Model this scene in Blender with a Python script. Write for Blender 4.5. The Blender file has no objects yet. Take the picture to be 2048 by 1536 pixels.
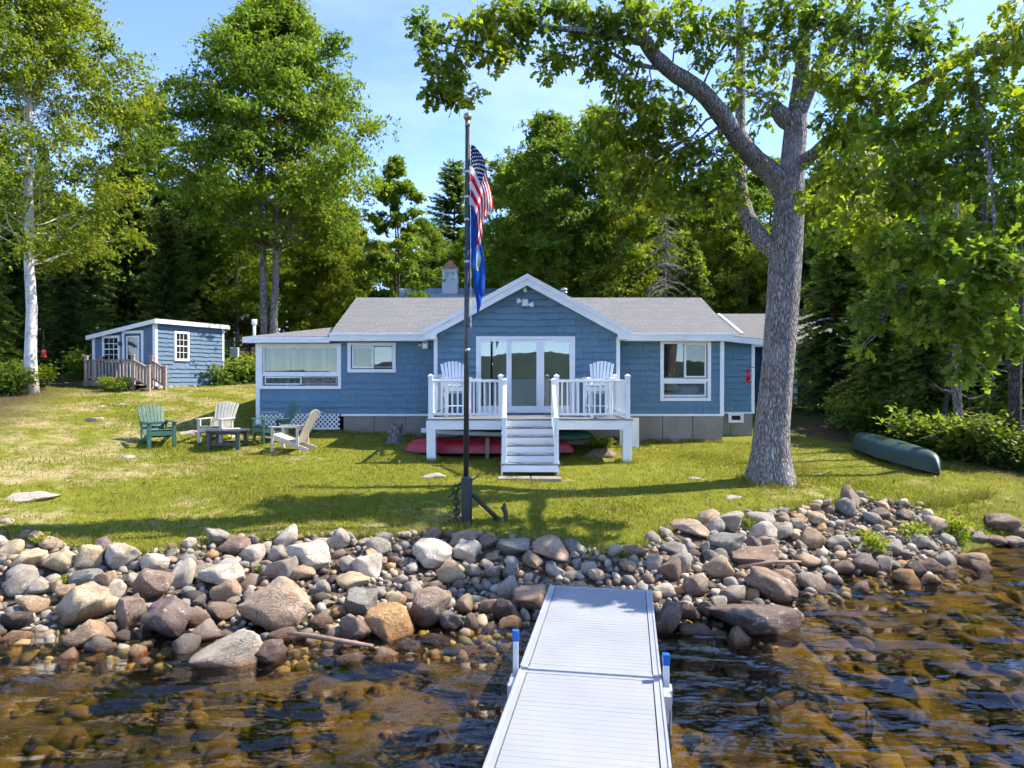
import bpy, bmesh, math, random
import numpy as np
from mathutils import Vector, Matrix, Euler, noise as mnoise

R = math.radians
rng = np.random.default_rng(7)
random.seed(7)
scene = bpy.context.scene
COL = scene.collection

# ------------------------------------------------------------------ camera, sky, sun, exposure
CAMZ = 3.0
FPX = 1420.0          # focal length in photo pixels (photo 2048 wide)
HORIZON = 752.0
cam_d = bpy.data.cameras.new('camera')
cam = bpy.data.objects.new('camera', cam_d)
COL.objects.link(cam)
cam_d.sensor_width = 36.0
cam_d.lens = 36.0 * FPX / 2048.0
cam_d.clip_start = 0.1
cam_d.clip_end = 6000
cam.location = (0, 0, CAMZ)
cam.rotation_euler = (R(90 - 0.645), 0, 0)
scene.camera = cam

SUN_AZ = math.atan2(0.97, 0.22)      # clockwise from +Y towards +X
SUN_EL = R(50)
world = bpy.data.worlds.new('World')
scene.world = world
world.use_nodes = True
wn = world.node_tree.nodes; wl = world.node_tree.links
wn.clear()
w_out = wn.new('ShaderNodeOutputWorld')
w_bg = wn.new('ShaderNodeBackground'); w_bg.inputs['Strength'].default_value = 0.15
w_sky = wn.new('ShaderNodeTexSky'); w_sky.sky_type = 'NISHITA'
w_sky.sun_disc = False
w_sky.sun_elevation = SUN_EL
w_sky.sun_rotation = SUN_AZ
w_sky.air_density = 0.62; w_sky.dust_density = 0.0; w_sky.ozone_density = 3.5
# thin cirrus, everywhere on the dome
w_tc = wn.new('ShaderNodeTexCoord')
w_map = wn.new('ShaderNodeMapping'); w_map.inputs['Scale'].default_value = (1.2, 1.6, 4.0); w_map.inputs['Location'].default_value = (2.9, .9, .3)
w_n = wn.new('ShaderNodeTexNoise'); w_n.inputs['Scale'].default_value = 2.2; w_n.inputs['Detail'].default_value = 7
w_n.inputs['Roughness'].default_value = 0.62
w_r = wn.new('ShaderNodeValToRGB'); w_r.color_ramp.elements[0].position = 0.46; w_r.color_ramp.elements[1].position = 0.72
w_m = wn.new('ShaderNodeMath'); w_m.operation = 'MULTIPLY'; w_m.inputs[1].default_value = 0.12
w_mix = wn.new('ShaderNodeMixRGB'); w_mix.inputs['Color2'].default_value = (5.0, 5.3, 5.8, 1)
wl.new(w_tc.outputs['Generated'], w_map.inputs['Vector']); wl.new(w_map.outputs['Vector'], w_n.inputs['Vector'])
wl.new(w_n.outputs['Fac'], w_r.inputs['Fac']); wl.new(w_r.outputs['Color'], w_m.inputs[0])
wl.new(w_m.outputs[0], w_mix.inputs['Fac']); wl.new(w_sky.outputs['Color'], w_mix.inputs['Color1'])
w_t = wn.new('ShaderNodeMixRGB'); w_t.blend_type = 'MULTIPLY'; w_t.inputs['Fac'].default_value = 1.0; w_t.inputs['Color2'].default_value = (.97, .93, 1.0, 1)
wl.new(w_mix.outputs['Color'], w_t.inputs['Color1']); wl.new(w_t.outputs['Color'], w_bg.inputs['Color']); wl.new(w_bg.outputs['Background'], w_out.inputs['Surface'])

sun_d = bpy.data.lights.new('sun', 'SUN'); sun_d.energy = 3.2; sun_d.angle = R(0.53); sun_d.color = (1.0, 0.93, 0.80)
sun = bpy.data.objects.new('sun', sun_d); COL.objects.link(sun)
sdir = Vector((math.sin(SUN_AZ) * math.cos(SUN_EL), math.cos(SUN_AZ) * math.cos(SUN_EL), math.sin(SUN_EL)))
sun.rotation_euler = sdir.to_track_quat('Z', 'Y').to_euler()

vs = scene.view_settings
vs.view_transform = 'Standard'; vs.look = 'None'; vs.exposure = 1.76; vs.gamma = 1.0; vs.use_curve_mapping = False
cy = scene.cycles
cy.max_bounces = 6; cy.diffuse_bounces = 3; cy.glossy_bounces = 2; cy.transmission_bounces = 2; cy.transparent_max_bounces = 6
cy.caustics_reflective = False; cy.caustics_refractive = False
cy.use_denoising = True
cy.use_adaptive_sampling = True; cy.adaptive_threshold = 0.04; cy.adaptive_min_samples = 8

# ------------------------------------------------------------------ helpers
def srgb(h):
    h = h.lstrip('#')
    v = [int(h[i:i + 2], 16) / 255 for i in (0, 2, 4)]
    return tuple(c / 12.92 if c < .04045 else ((c + .055) / 1.055) ** 2.4 for c in v)

def c4(c): return (c[0], c[1], c[2], 1.0)

def at(px, py, depth):
    """world point seen at a photo pixel at a given distance in front of the camera plane"""
    return Vector(((px - 1024) * depth / FPX, depth, CAMZ + (HORIZON - py) * depth / FPX))

def tag(o, label=None, cat=None, group=None, kind=None):
    if label: o['label'] = label
    if cat: o['category'] = cat
    if group: o['group'] = group
    if kind: o['kind'] = kind
    return o

def empty(name, loc=(0, 0, 0), rz=0.0, label=None, cat=None, group=None):
    o = bpy.data.objects.new(name, None)
    COL.objects.link(o)
    o.location = loc; o.rotation_euler = (0, 0, rz); o.empty_display_size = .2
    return tag(o, label, cat, group)

def wloc(p):
    v = Vector((0, 0, 0))
    while p is not None:
        v += Vector(p.location); p = p.parent
    return v

class MB:
    def __init__(s): s.v = []; s.f = []; s.m = []
    def add(s, verts, faces, mi=0):
        b = len(s.v); s.v.extend([tuple(v) for v in verts])
        s.f.extend([tuple(i + b for i in f) for f in faces]); s.m.extend([mi] * len(faces)); return s
    def box(s, x0, x1, y0, y1, z0, z1, mi=0):
        return s.add([(x0, y0, z0), (x1, y0, z0), (x1, y1, z0), (x0, y1, z0), (x0, y0, z1), (x1, y0, z1), (x1, y1, z1), (x0, y1, z1)],
                     [(0, 3, 2, 1), (4, 5, 6, 7), (0, 1, 5, 4), (1, 2, 6, 5), (2, 3, 7, 6), (3, 0, 4, 7)], mi)
    def obox(s, c, sx, sy, sz, mat3=None, mi=0):
        m = mat3 or Matrix.Identity(3); c = Vector(c)
        vs_ = [c + m @ Vector((x * sx / 2, y * sy / 2, z * sz / 2)) for z in (-1, 1) for x, y in ((-1, -1), (1, -1), (1, 1), (-1, 1))]
        return s.add(vs_, [(0, 3, 2, 1), (4, 5, 6, 7), (0, 1, 5, 4), (1, 2, 6, 5), (2, 3, 7, 6), (3, 0, 4, 7)], mi)
    def beam(s, a, b, w, h, up=(0, 0, 1), mi=0):
        """a bar from a to b, w across, h along up"""
        a = Vector(a); b = Vector(b); d = (b - a); L = d.length; d.normalize()
        u = Vector(up); sd = d.cross(u)
        if sd.length < 1e-4: sd = d.cross(Vector((0, 1, 0)))
        sd.normalize(); u = sd.cross(d)
        m = Matrix((sd, d, u)).transposed()
        return s.obox((a + b) / 2, w, L, h, m, mi)
    def prism(s, poly, axis, a, b, mi=0):
        """polygon of 2-tuples extruded along an axis from a to b"""
        n = len(poly)
        def P(p, t):
            return {'x': (t, p[0], p[1]), 'y': (p[0], t, p[1]), 'z': (p[0], p[1], t)}[axis]
        vs_ = [P(p, a) for p in poly] + [P(p, b) for p in poly]
        fs = [tuple(range(n))[::-1], tuple(range(n, 2 * n))] + [(i, (i + 1) % n, n + (i + 1) % n, n + i) for i in range(n)]
        return s.add(vs_, fs, mi)
    def tube(s, pts, radii, n=8, cap=True, mi=0):
        pts = [Vector(p) for p in pts]
        if not hasattr(radii, '__len__'): radii = [radii] * len(pts)
        b = len(s.v); ref = None
        for i, p in enumerate(pts):
            d = (pts[min(i + 1, len(pts) - 1)] - pts[max(i - 1, 0)])
            if d.length < 1e-9: d = Vector((0, 0, 1))
            d.normalize()
            if ref is None:
                ref = Vector((1, 0, 0)) if abs(d.x) < .8 else Vector((0, 1, 0))
            u = (ref - d * ref.dot(d)).normalized(); w = d.cross(u); ref = u
            for k in range(n):
                a = 2 * math.pi * k / n
                s.v.append(tuple(p + (u * math.cos(a) + w * math.sin(a)) * radii[i]))
        for i in range(len(pts) - 1):
            for k in range(n):
                k2 = (k + 1) % n
                s.f.append((b + i * n + k, b + i * n + k2, b + (i + 1) * n + k2, b + (i + 1) * n + k)); s.m.append(mi)
        if cap:
            s.f.append(tuple(b + k for k in range(n))[::-1]); s.m.append(mi)
            e = b + (len(pts) - 1) * n
            s.f.append(tuple(e + k for k in range(n))); s.m.append(mi)
        return s
    def build(s, name, mat, parent=None, smooth=False, bevel=0.0):
        me = bpy.data.meshes.new(name)
        off = wloc(parent)
        me.from_pydata([(v[0] - off.x, v[1] - off.y, v[2] - off.z) for v in s.v], [], s.f)
        for m in (mat if isinstance(mat, (list, tuple)) else [mat]): me.materials.append(m)
        if any(s.m): me.polygons.foreach_set('material_index', s.m)
        if smooth: me.polygons.foreach_set('use_smooth', [True] * len(me.polygons))
        me.update()
        o = bpy.data.objects.new(name, me); COL.objects.link(o); o.parent = parent
        if bevel > 0:
            md = o.modifiers.new('bevel', 'BEVEL'); md.width = bevel; md.segments = 2; md.limit_method = 'ANGLE'
        return o

def np_mesh(name, V, F, mat, parent=None, colors=None, smooth=False):
    """fast mesh from numpy: V (n,3), F (m,k) with one k"""
    me = bpy.data.meshes.new(name)
    k = F.shape[1]
    me.vertices.add(len(V)); me.vertices.foreach_set('co', np.ascontiguousarray(V, dtype=np.float32).ravel())
    me.loops.add(F.size); me.loops.foreach_set('vertex_index', np.ascontiguousarray(F, dtype=np.int32).ravel())
    me.polygons.add(len(F)); me.polygons.foreach_set('loop_start', np.arange(0, F.size, k, dtype=np.int32))
    me.polygons.foreach_set('loop_total', np.full(len(F), k, dtype=np.int32))
    if smooth: me.polygons.foreach_set('use_smooth', np.ones(len(F), dtype=bool))
    me.materials.append(mat)
    if colors is not None:
        ca = me.color_attributes.new('Col', 'FLOAT_COLOR', 'POINT')
        c = np.ones((len(V), 4), dtype=np.float32); c[:, :3] = colors
        ca.data.foreach_set('color', c.ravel())
    me.update(calc_edges=True)
    o = bpy.data.objects.new(name, me); COL.objects.link(o); o.parent = parent
    return o

def copy_tree(o, parent=None):
    c = o.copy(); COL.objects.link(c); c.parent = parent
    for ch in list(o.children): copy_tree(ch, c)
    return c

# ------------------------------------------------------------------ materials
class NT:
    def __init__(s, name):
        s.mat = bpy.data.materials.new(name); s.mat.use_nodes = True
        s.t = s.mat.node_tree; s.t.nodes.clear()
        s.out = s.t.nodes.new('ShaderNodeOutputMaterial')
    def n(s, typ, **kw):
        nd = s.t.nodes.new('ShaderNode' + typ)
        for k, v in kw.items():
            if k in nd.inputs: nd.inputs[k].default_value = v
            else: setattr(nd, k, v)
        return nd
    def l(s, a, b): s.t.links.new(a, b)
    def coord(s, kind='Object', scale=(1, 1, 1)):
        tc = s.n('TexCoord'); mp = s.n('Mapping'); mp.inputs['Scale'].default_value = scale
        s.l(tc.outputs[kind], mp.inputs['Vector']); return mp.outputs['Vector']
    def noise(s, vec, scale, detail=5, rough=.55):
        nd = s.n('TexNoise'); nd.inputs['Scale'].default_value = scale; nd.inputs['Detail'].default_value = detail
        nd.inputs['Roughness'].default_value = rough
        s.l(vec, nd.inputs['Vector']); return nd.outputs['Fac']
    def ramp(s, fac, stops):
        nd = s.n('ValToRGB'); e = nd.color_ramp.elements
        while len(e) < len(stops): e.new(.5)
        for el, (p, c) in zip(e, stops): el.position = p; el.color = c4(c) if len(c) == 3 else c
        s.l(fac, nd.inputs['Fac']); return nd.outputs['Color']
    def mix(s, fac, a, b, mode='MIX'):
        nd = s.n('MixRGB', blend_type=mode)
        for v, i in ((fac, 'Fac'), (a, 'Color1'), (b, 'Color2')):
            if isinstance(v, (int, float)): nd.inputs[i].default_value = v
            elif isinstance(v, tuple): nd.inputs[i].default_value = c4(v)
            else: s.l(v, nd.inputs[i])
        return nd.outputs['Color']
    def math(s, op, a, b=0.0):
        nd = s.n('Math', operation=op)
        for v, i in ((a, 0), (b, 1)):
            if isinstance(v, (int, float)): nd.inputs[i].default_value = v
            else: s.l(v, nd.inputs[i])
        return nd.outputs[0]
    def bump(s, h, strength=.4, dist=.02, nrm=None):
        nd = s.n('Bump'); nd.inputs['Strength'].default_value = strength; nd.inputs['Distance'].default_value = dist
        s.l(h, nd.inputs['Height'])
        if nrm is not None: s.l(nrm, nd.inputs['Normal'])
        return nd.outputs['Normal']
    def principled(s, color, rough=.6, normal=None, metal=0.0, spec=.5):
        p = s.n('BsdfPrincipled')
        for v, i in ((color, 'Base Color'), (rough, 'Roughness'), (metal, 'Metallic'), (spec, 'Specular IOR Level')):
            if isinstance(v, (int, float)): p.inputs[i].default_value = v
            elif isinstance(v, tuple): p.inputs[i].default_value = c4(v)
            else: s.l(v, p.inputs[i])
        if normal is not None: s.l(normal, p.inputs['Normal'])
        return p.outputs['BSDF']
    def done(s, sh): s.l(sh, s.out.inputs['Surface']); return s.mat

def simple(name, a, b=None, scale=6, rough=.6, bump=0.0, bscale=None, metal=0.0, spec=.5, stretch=(1, 1, 1), bdist=.01, lo=.35, hi=.68):
    t = NT(name); v = t.coord('Object', stretch)
    b = b or tuple(c * .8 for c in a)
    n = t.noise(v, scale)
    col = t.ramp(n, [(lo, a), (hi, b)])
    nr = t.bump(t.noise(v, bscale or scale * 4), bump, bdist) if bump else None
    return t.done(t.principled(col, rough, nr, metal, spec))

def leaf_mat(name, trans=.45, rough=.45, spec=.4, tint=(1.25, 1.3, .5)):
    t = NT(name)
    a = t.n('Attribute', attribute_name='Col')
    p = t.principled(a.outputs['Color'], rough, None, 0, spec)
    tr = t.n('BsdfTranslucent')
    t.l(t.mix(1.0, a.outputs['Color'], tint, 'MULTIPLY'), tr.inputs['Color'])
    m = t.n('MixShader'); m.inputs[0].default_value = trans
    t.l(p, m.inputs[1]); t.l(tr.outputs[0], m.inputs[2])
    return t.done(m.outputs[0])

M = {}
M['white'] = simple('white_paint', (.84, .84, .83), (.77, .775, .775), 3, .45)
M['white_old'] = simple('white_weathered', (.74, .74, .71), (.60, .60, .56), 5, .6)
M['void_shade'] = simple('void_shade', (.012, .012, .012), (.02, .02, .02), 4, .9)  # near-black colour standing in for the shade inside openings
M['concrete'] = simple('concrete', (.30, .265, .22), (.20, .175, .145), 2.2, .9, .3, 30, lo=.3, hi=.75)
M['deck_grey'] = simple('deck_grey', (.17, .18, .185), (.12, .13, .14), 5, .6, .1, 40)
M['charcoal'] = simple('charcoal_plastic', (.055, .065, .078), (.04, .048, .06), 9, .5)
M['green_poly'] = simple('green_lumber', (.035, .115, .085), (.025, .085, .06), 8, .45)
M['cream_poly'] = simple('cream_lumber', (.66, .60, .47), (.56, .50, .38), 8, .5)
M['tan_poly'] = simple('sand_lumber', (.60, .51, .42), (.50, .42, .34), 8, .5)
M['pole'] = simple('pole_paint', (.016, .022, .03), (.03, .036, .045), 6, .35)
M['steel'] = simple('galvanised_steel', (.55, .57, .58), (.42, .44, .45), 8, .35, metal=.9)
M['rust_iron'] = simple('old_iron', (.02, .02, .022), (.06, .04, .03), 14, .7, .3, 60)
M['brown_wood'] = simple('stained_wood', (.21, .13, .10), (.33, .24, .20), 6, .75, .2, 30, stretch=(1, 1, .3))
M['driftwood'] = simple('driftwood', (.33, .22, .15), (.20, .13, .09), 9, .85, .4, 40)
M['copper'] = simple('copper_roof', (.55, .24, .10), (.42, .17, .07), 4, .4, metal=.6)
M['brass'] = simple('dull_gold', (.38, .30, .22), (.28, .22, .16), 9, .35, metal=.7)

def shingle_mat(name, a, b):
    t = NT(name); v = t.coord('Object', (9, 9, .9))
    oi = t.n('ObjectInfo')
    g = t.noise(t.coord('Object', (60, 60, 4)), 1.0, 4)
    base = t.ramp(t.noise(t.coord('Object'), .9, 3), [(.3, a), (.7, b)])
    base = t.mix(t.math('MULTIPLY', g, .35), base, tuple(c * .62 for c in a))
    var = t.math('ADD', t.math('MULTIPLY', oi.outputs['Random'], .16), .92)
    vv = t.n('CombineColor'); [t.l(var, vv.inputs[i]) for i in range(3)]
    base = t.mix(1.0, base, vv.outputs[0], 'MULTIPLY')
    return t.done(t.principled(base, .62, t.bump(g, .35, .006), 0, .35))
M['blue'] = shingle_mat('blue_shingle', (.112, .210, .285), (.135, .238, .312))
M['blue_dark'] = shingle_mat('dark_blue_vinyl', (.030, .062, .105), (.036, .070, .115))
M['blue_shed'] = shingle_mat('shed_blue_shingle', (.10, .165, .25), (.13, .20, .285))

def roof_mat(name, a, b, cx=.32, cz=.14):
    t = NT(name)
    tc = t.n('TexCoord')
    br = t.n('TexBrick'); br.inputs['Scale'].default_value = 1.0
    br.inputs['Brick Width'].default_value = cx; br.inputs['Row Height'].default_value = cz
    br.inputs['Mortar Size'].default_value = .012; br.inputs['Mortar Smooth'].default_value = .3; br.inputs['Bias'].default_value = .1
    br.inputs['Color1'].default_value = c4(a); br.inputs['Color2'].default_value = c4(b); br.inputs['Mortar'].default_value = c4(tuple(c * .42 for c in a))
    t.l(tc.outputs['UV'], br.inputs['Vector'])
    n = t.noise(t.coord('Object'), .6, 5)
    col = t.mix(t.math('MULTIPLY', n, .45), br.outputs['Color'], tuple(c * .72 for c in b))
    g = t.noise(t.coord('Object'), 70, 2)
    col = t.mix(t.math('MULTIPLY', g, .3), col, tuple(min(1, c * 1.5) for c in a))
    h = t.math('SUBTRACT', t.math('MULTIPLY', g, .4), br.outputs['Fac'])
    return t.done(t.principled(col, .9, t.bump(h, .5, .01), 0, .2))
M['roof'] = roof_mat('asphalt_roof', (.205, .20, .195), (.15, .148, .146))

def glass_mat(name, tint=(.80, .88, .86), base=.13):
    t = NT(name)
    tr = t.n('BsdfTransparent'); tr.inputs['Color'].default_value = c4(tint)
    gl = t.n('BsdfGlossy'); gl.inputs['Roughness'].default_value = .012; gl.inputs['Color'].default_value = (.92, .97, .97, 1)
    fr = t.n('Fresnel'); fr.inputs['IOR'].default_value = 1.6
    f = t.math('ADD', t.math('MULTIPLY', fr.outputs[0], 1.0 - base), base)
    m = t.n('MixShader'); t.l(f, m.inputs[0]); t.l(tr.outputs[0], m.inputs[1]); t.l(gl.outputs[0], m.inputs[2])
    return t.done(m.outputs[0])
M['glass'] = glass_mat('window_glass', base=.01)
M['glass_door'] = glass_mat('door_glass', base=.11)
M['glass_dim'] = glass_mat('screened_glass', (.45, .47, .48), .09)

def bark_mat(name, a, b, c, vs=(7, 7, 1.6), strength=.9, dist=.04):
    t = NT(name); v = t.coord('Object', vs)
    vo = t.n('TexVoronoi', feature='DISTANCE_TO_EDGE'); vo.inputs['Scale'].default_value = 2.4
    n1 = t.noise(v, 1.4, 7, .65)
    w = t.n('VectorMath', operation='ADD'); t.l(v, w.inputs[0])
    nc = t.n('TexNoise'); nc.inputs['Scale'].default_value = 1.5; t.l(v, nc.inputs['Vector']); t.l(nc.outputs['Color'], w.inputs[1])
    t.l(w.outputs[0], vo.inputs['Vector'])
    h = t.math('MINIMUM', t.math('MULTIPLY', vo.outputs['Distance'], 3.0), 1.0)
    h = t.math('ADD', t.math('MULTIPLY', h, .6), t.math('MULTIPLY', n1, .5))
    col = t.ramp(h, [(.25, c), (.52, a), (.85, b)])
    big = t.noise(t.coord('Object'), 1.3, 4)
    col = t.mix(t.ramp(big, [(.55, (0, 0, 0)), (.75, (.5, .5, .5))]), col, tuple(min(1, x * 1.25) for x in b))
    return t.done(t.principled(col, .92, t.bump(h, strength, dist), 0, .15))
M['oak_bark'] = bark_mat('oak_bark', (.36, .325, .30), (.56, .525, .495), (.11, .09, .078), (12, 12, 2.3), 1.0, .06)
M['grey_bark'] = bark_mat('grey_bark', (.25, .22, .195), (.40, .365, .335), (.085, .07, .06), (9, 9, 2))
M['dark_bark'] = bark_mat('conifer_bark', (.085, .068, .055), (.15, .125, .105), (.03, .024, .02), (9, 9, 2))
def birch_mat():
    t = NT('birch_bark'); v = t.coord('Object', (2.0, 2.0, 14))
    n = t.noise(v, 1.2, 6, .7); big = t.noise(t.coord('Object'), 1.8, 4)
    col = t.ramp(n, [(.30, (.09, .075, .065)), (.40, (.55, .50, .45)), (.7, (.74, .71, .67))])
    col = t.mix(t.ramp(big, [(.56, (0, 0, 0)), (.66, (.85, .85, .85))]), col, (.16, .125, .10))
    return t.done(t.principled(col, .75, t.bump(n, .3, .01), 0, .25))
M['birch_bark'] = birch_mat()
M['leaf'] = leaf_mat('broad_leaf', .54, .5, .25)
M['oak_leaf'] = leaf_mat('oak_leaf', .55, .5, .22)
M['needle'] = leaf_mat('needle_spray', .36, .6, .25, (1.1, 1.2, .6))
M['grass'] = leaf_mat('grass_blade', .32, .6, .2, (1.15, 1.15, .5))
# ------------------------------------------------------------------ terrain
CP = np.array([
 (0, 16.8, .95), (2.8, 16.8, .95), (-2, 16.8, .97), (0, 20, 1.2), (6, 20.2, 1.11), (-7.25, 20.2, 1.53), (-8, 17.5, 1.10), (-13.2, 26.3, 2.57),
 (-12, 29.5, 2.67), (-16.5, 27.5, 2.6), (7.2, 21.6, 1.15), (11.8, 29, 1.85), (5.4, 14.7, .80), (9.2, 15.4, .85), (10, 20.5, 1.08),
 (-.75, 11.7, .50), (-7.3, 9.9, .52), (-3, 10.6, .50), (3, 12, .52), (6.8, 14.2, .66), (8.6, 13.2, .55), (1.5, 10.4, .42),
 (0, 27, 2.0), (0, 40, 3.0), (-20, 40, 3.7), (20, 40, 3.0), (-24, 25, 3.0), (-14, 15, 1.55), (-12, 11, .95), (16, 18, 1.3), (20, 24, 1.9),
 (0, 80, 6.0), (-60, 80, 8.0), (60, 80, 7.0), (-60, 15, 2.5), (60, 20, 2.5), (12, 14, .75), (16, 15.5, .9)], dtype=float)
def _rbf():
    P = CP[:, :2]; n = len(P)
    D = np.sqrt(((P[:, None] - P[None]) ** 2).sum(-1))
    A = np.zeros((n + 3, n + 3)); A[:n, :n] = D; A[:n, n] = 1; A[:n, n + 1:] = P; A[n, :n] = 1; A[n + 1:, :n] = P.T
    A[:n, :n] += np.eye(n) * -.35
    b = np.zeros(n + 3); b[:n] = CP[:, 2]
    return np.linalg.solve(A, b)
_W = _rbf()
EX = [-60, -12, -7.8, -5.3, -4, -1.2, .8, 1.7, 2.6, 4.9, 6.7, 7.5, 8.5, 10, 14, 20, 60]
EY = [10.8, 10.8, 10.6, 9.9, 10.7, 11.2, 10.7, 10.2, 11.5, 12.7, 13.5, 13.1, 13.5, 14.2, 15.6, 17, 22]
WX = [-60, -12, -5.6, -4, -3, -1.5, .4, 1.7, 3.0, 3.5, 3.8, 5, 6.5, 7.4, 8, 9.2, 12, 20, 60]
WY = [7.8, 7.8, 7.77, 7.4, 7.3, 7.6, 7.9, 7.9, 8.0, 8.6, 9.3, 10.1, 10.35, 11.1, 11.9, 12.3, 13.0, 15.0, 20]
def vnoise(x, y, f, s=0):
    return (np.sin(x * f * 1.7 + s) * np.cos(y * f * 1.3 - s * 2) + np.sin((x + y) * f * .9 + s * 3) * .6 + np.sin((x * .6 - y * 1.4) * f * 2.1 + s) * .4) / 2
def G(x, y):
    x = np.asarray(x, float); y = np.asarray(y, float); sh = x.shape
    xf = np.clip(x.ravel(), -90, 90); yf = np.clip(y.ravel(), -5, 110)
    def lawn(xx, yy):
        out = np.zeros(len(xx))
        for i0 in range(0, len(xx), 20000):
            sl = slice(i0, i0 + 20000)
            D = np.sqrt((xx[sl, None] - CP[None, :, 0]) ** 2 + (yy[sl, None] - CP[None, :, 1]) ** 2)
            out[sl] = D @ _W[:len(CP)] + _W[len(CP)] + xx[sl] * _W[-2] + yy[sl] * _W[-1]
        return out
    e = np.interp(xf, EX, EY); w = np.interp(xf, WX, WY)
    z = lawn(xf, np.maximum(yf, e)) + .025 * vnoise(xf, yf, 1.1) + .012 * vnoise(xf, yf, 3.3, 1.0)
    zl = z.copy()
    t = np.clip((e - yf) / np.maximum(e - w, .3), 0, 1)
    bank = zl * (1 - t) ** 1.0 + (-.14) * t
    bank -= .10 * np.sin(np.pi * t)
    z = np.where(yf < e, bank, z)
    d = np.maximum(w - yf, 0)
    z = np.where(yf < w, -.14 - np.minimum(.30 * d + .02 * d * d, 1.9) + .05 * vnoise(xf, yf, 1.6, 2) , z)
    return z.reshape(sh)
def gz(x, y): return float(G(np.array([x]), np.array([y]))[0])
def ground_px(px, py):
    """first terrain point on the ray through a photo pixel"""
    ys = np.arange(4, 60, .03); xs = (px - 1024) / FPX * ys; zs = CAMZ + (HORIZON - py) / FPX * ys
    g = G(xs, ys); k = np.argmax(zs <= g)
    return Vector((xs[k], ys[k], float(g[k])))

def axis_coords(lo, hi, step, far, grow=1.25):
    a = list(np.arange(lo, hi + 1e-6, step)); s = step
    while a[-1] < far: s *= grow; a.append(a[-1] + s)
    s = step
    while a[0] > -far: s *= grow; a.insert(0, a[0] - s)
    return np.array(a)
gx = axis_coords(-15, 16, .16, 2500); gy = axis_coords(3.5, 26, .14, 2500)
GX, GY = np.meshgrid(gx, gy)
GZ = G(GX, GY)
far_back = np.clip((-GY - 20) / 200, 0, 1)
GZ = GZ - far_back * 6
nx, ny = len(gx), len(gy)
V = np.stack([GX.ravel(), GY.ravel(), GZ.ravel()], 1)
idx = np.arange(nx * ny).reshape(ny, nx)
F = np.stack([idx[:-1, :-1].ravel(), idx[:-1, 1:].ravel(), idx[1:, 1:].ravel(), idx[1:, :-1].ravel()], 1)
def lawn_mask(x, y):
    e = np.interp(x, EX, EY)
    w_ = np.interp(x, WX, WY)
    m = np.where(x > 7.4, np.clip((y - w_ - .25) / .4, 0, 1), np.clip((y - e + .15) / .35, 0, 1))
    right = 12.0 - np.clip(y - 14.5, 0, 4) * .45 - np.clip(y - 20, 0, 5) * .3      # woods edge on the right
    m *= np.clip((right - x + .5 * vnoise(x, y, .9, 4)) / 1.6, 0, 1)
    left = -9.5 - .32 * (y - 9)
    m *= np.clip((x - left + 2.0 + .6 * vnoise(x, y, .8, 2)) / 2.2, 0, 1)
    m *= np.clip((31 - y + vnoise(x, y, .7, 5)) / 3, 0, 1)
    return m
lm = lawn_mask(V[:, 0], V[:, 1])
ee = np.interp(V[:, 0], EX, EY); ww = np.interp(V[:, 0], WX, WY)
bankm = np.clip((ee - V[:, 1]) / .3 + .3, 0, 1) * np.clip((7.9 - V[:, 0]) / .8, .12, 1); bedm = np.clip((ww - V[:, 1]) / .5 + .4, 0, 1)
cols = np.stack([lm, bankm, bedm], 1)

def ground_mat():
    t = NT('ground_soil')
    a = t.n('Attribute', attribute_name='Col'); sp = t.n('SeparateColor'); t.l(a.outputs['Color'], sp.inputs[0])
    v = t.coord('Object')
    n1 = t.noise(v, .55, 6, .6); n2 = t.noise(v, 3.2, 6, .65); n3 = t.noise(v, 40, 3, .7)
    green = t.ramp(n2, [(.30, (.12, .145, .016)), (.52, (.19, .195, .020)), (.75, (.265, .235, .034))])
    dry = t.ramp(n2, [(.3, (.33, .25, .12)), (.7, (.44, .35, .19))])
    sxx = t.n('SeparateXYZ'); t.l(v, sxx.inputs[0]); side = t.n('MapRange'); side.inputs['From Min'].default_value = -3; side.inputs['From Max'].default_value = -10; side.inputs['To Max'].default_value = .09; t.l(sxx.outputs[0], side.inputs['Value'])
    patch = t.math('ADD', t.math('ADD', t.math('MULTIPLY', n1, .75), t.math('MULTIPLY', n2, .35)), side.outputs[0])
    lawn = t.mix(t.ramp(patch, [(.61, (0, 0, 0)), (.74, (1, 1, 1))]), green, dry)
    lawn = t.mix(t.math('MULTIPLY', n3, .5), lawn, t.mix(1.0, lawn, (.45, .5, .4), 'MULTIPLY'))
    litter = t.ramp(t.noise(v, 9, 7, .7), [(.3, (.028, .020, .012)), (.5, (.085, .055, .03)), (.72, (.16, .105, .06))])
    moss = t.mix(t.ramp(n1, [(.45, (0, 0, 0)), (.6, (.75, .75, .75))]), litter, (.055, .075, .014))
    gravel = t.ramp(t.noise(v, 16, 6, .75), [(.3, (.03, .024, .018)), (.55, (.12, .09, .065)), (.75, (.22, .18, .14))])
    bedn = t.noise(v, 1.5, 7, .68)
    bed = t.ramp(bedn, [(.34, (.022, .018, .006)), (.46, (.060, .043, .009)), (.57, (.125, .082, .013)), (.74, (.20, .125, .02))])
    c = t.mix(sp.outputs[0], moss, lawn)
    c = t.mix(sp.outputs[1], c, gravel)
    c = t.mix(sp.outputs[2], c, bed)
    return t.done(t.principled(c, .95, t.bump(t.math('ADD', n3, t.math('MULTIPLY', n2, 1.2)), .6, .03), 0, .1))
ground = np_mesh('ground', V, F, ground_mat(), colors=cols, smooth=True)
tag(ground, kind='structure')

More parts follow.
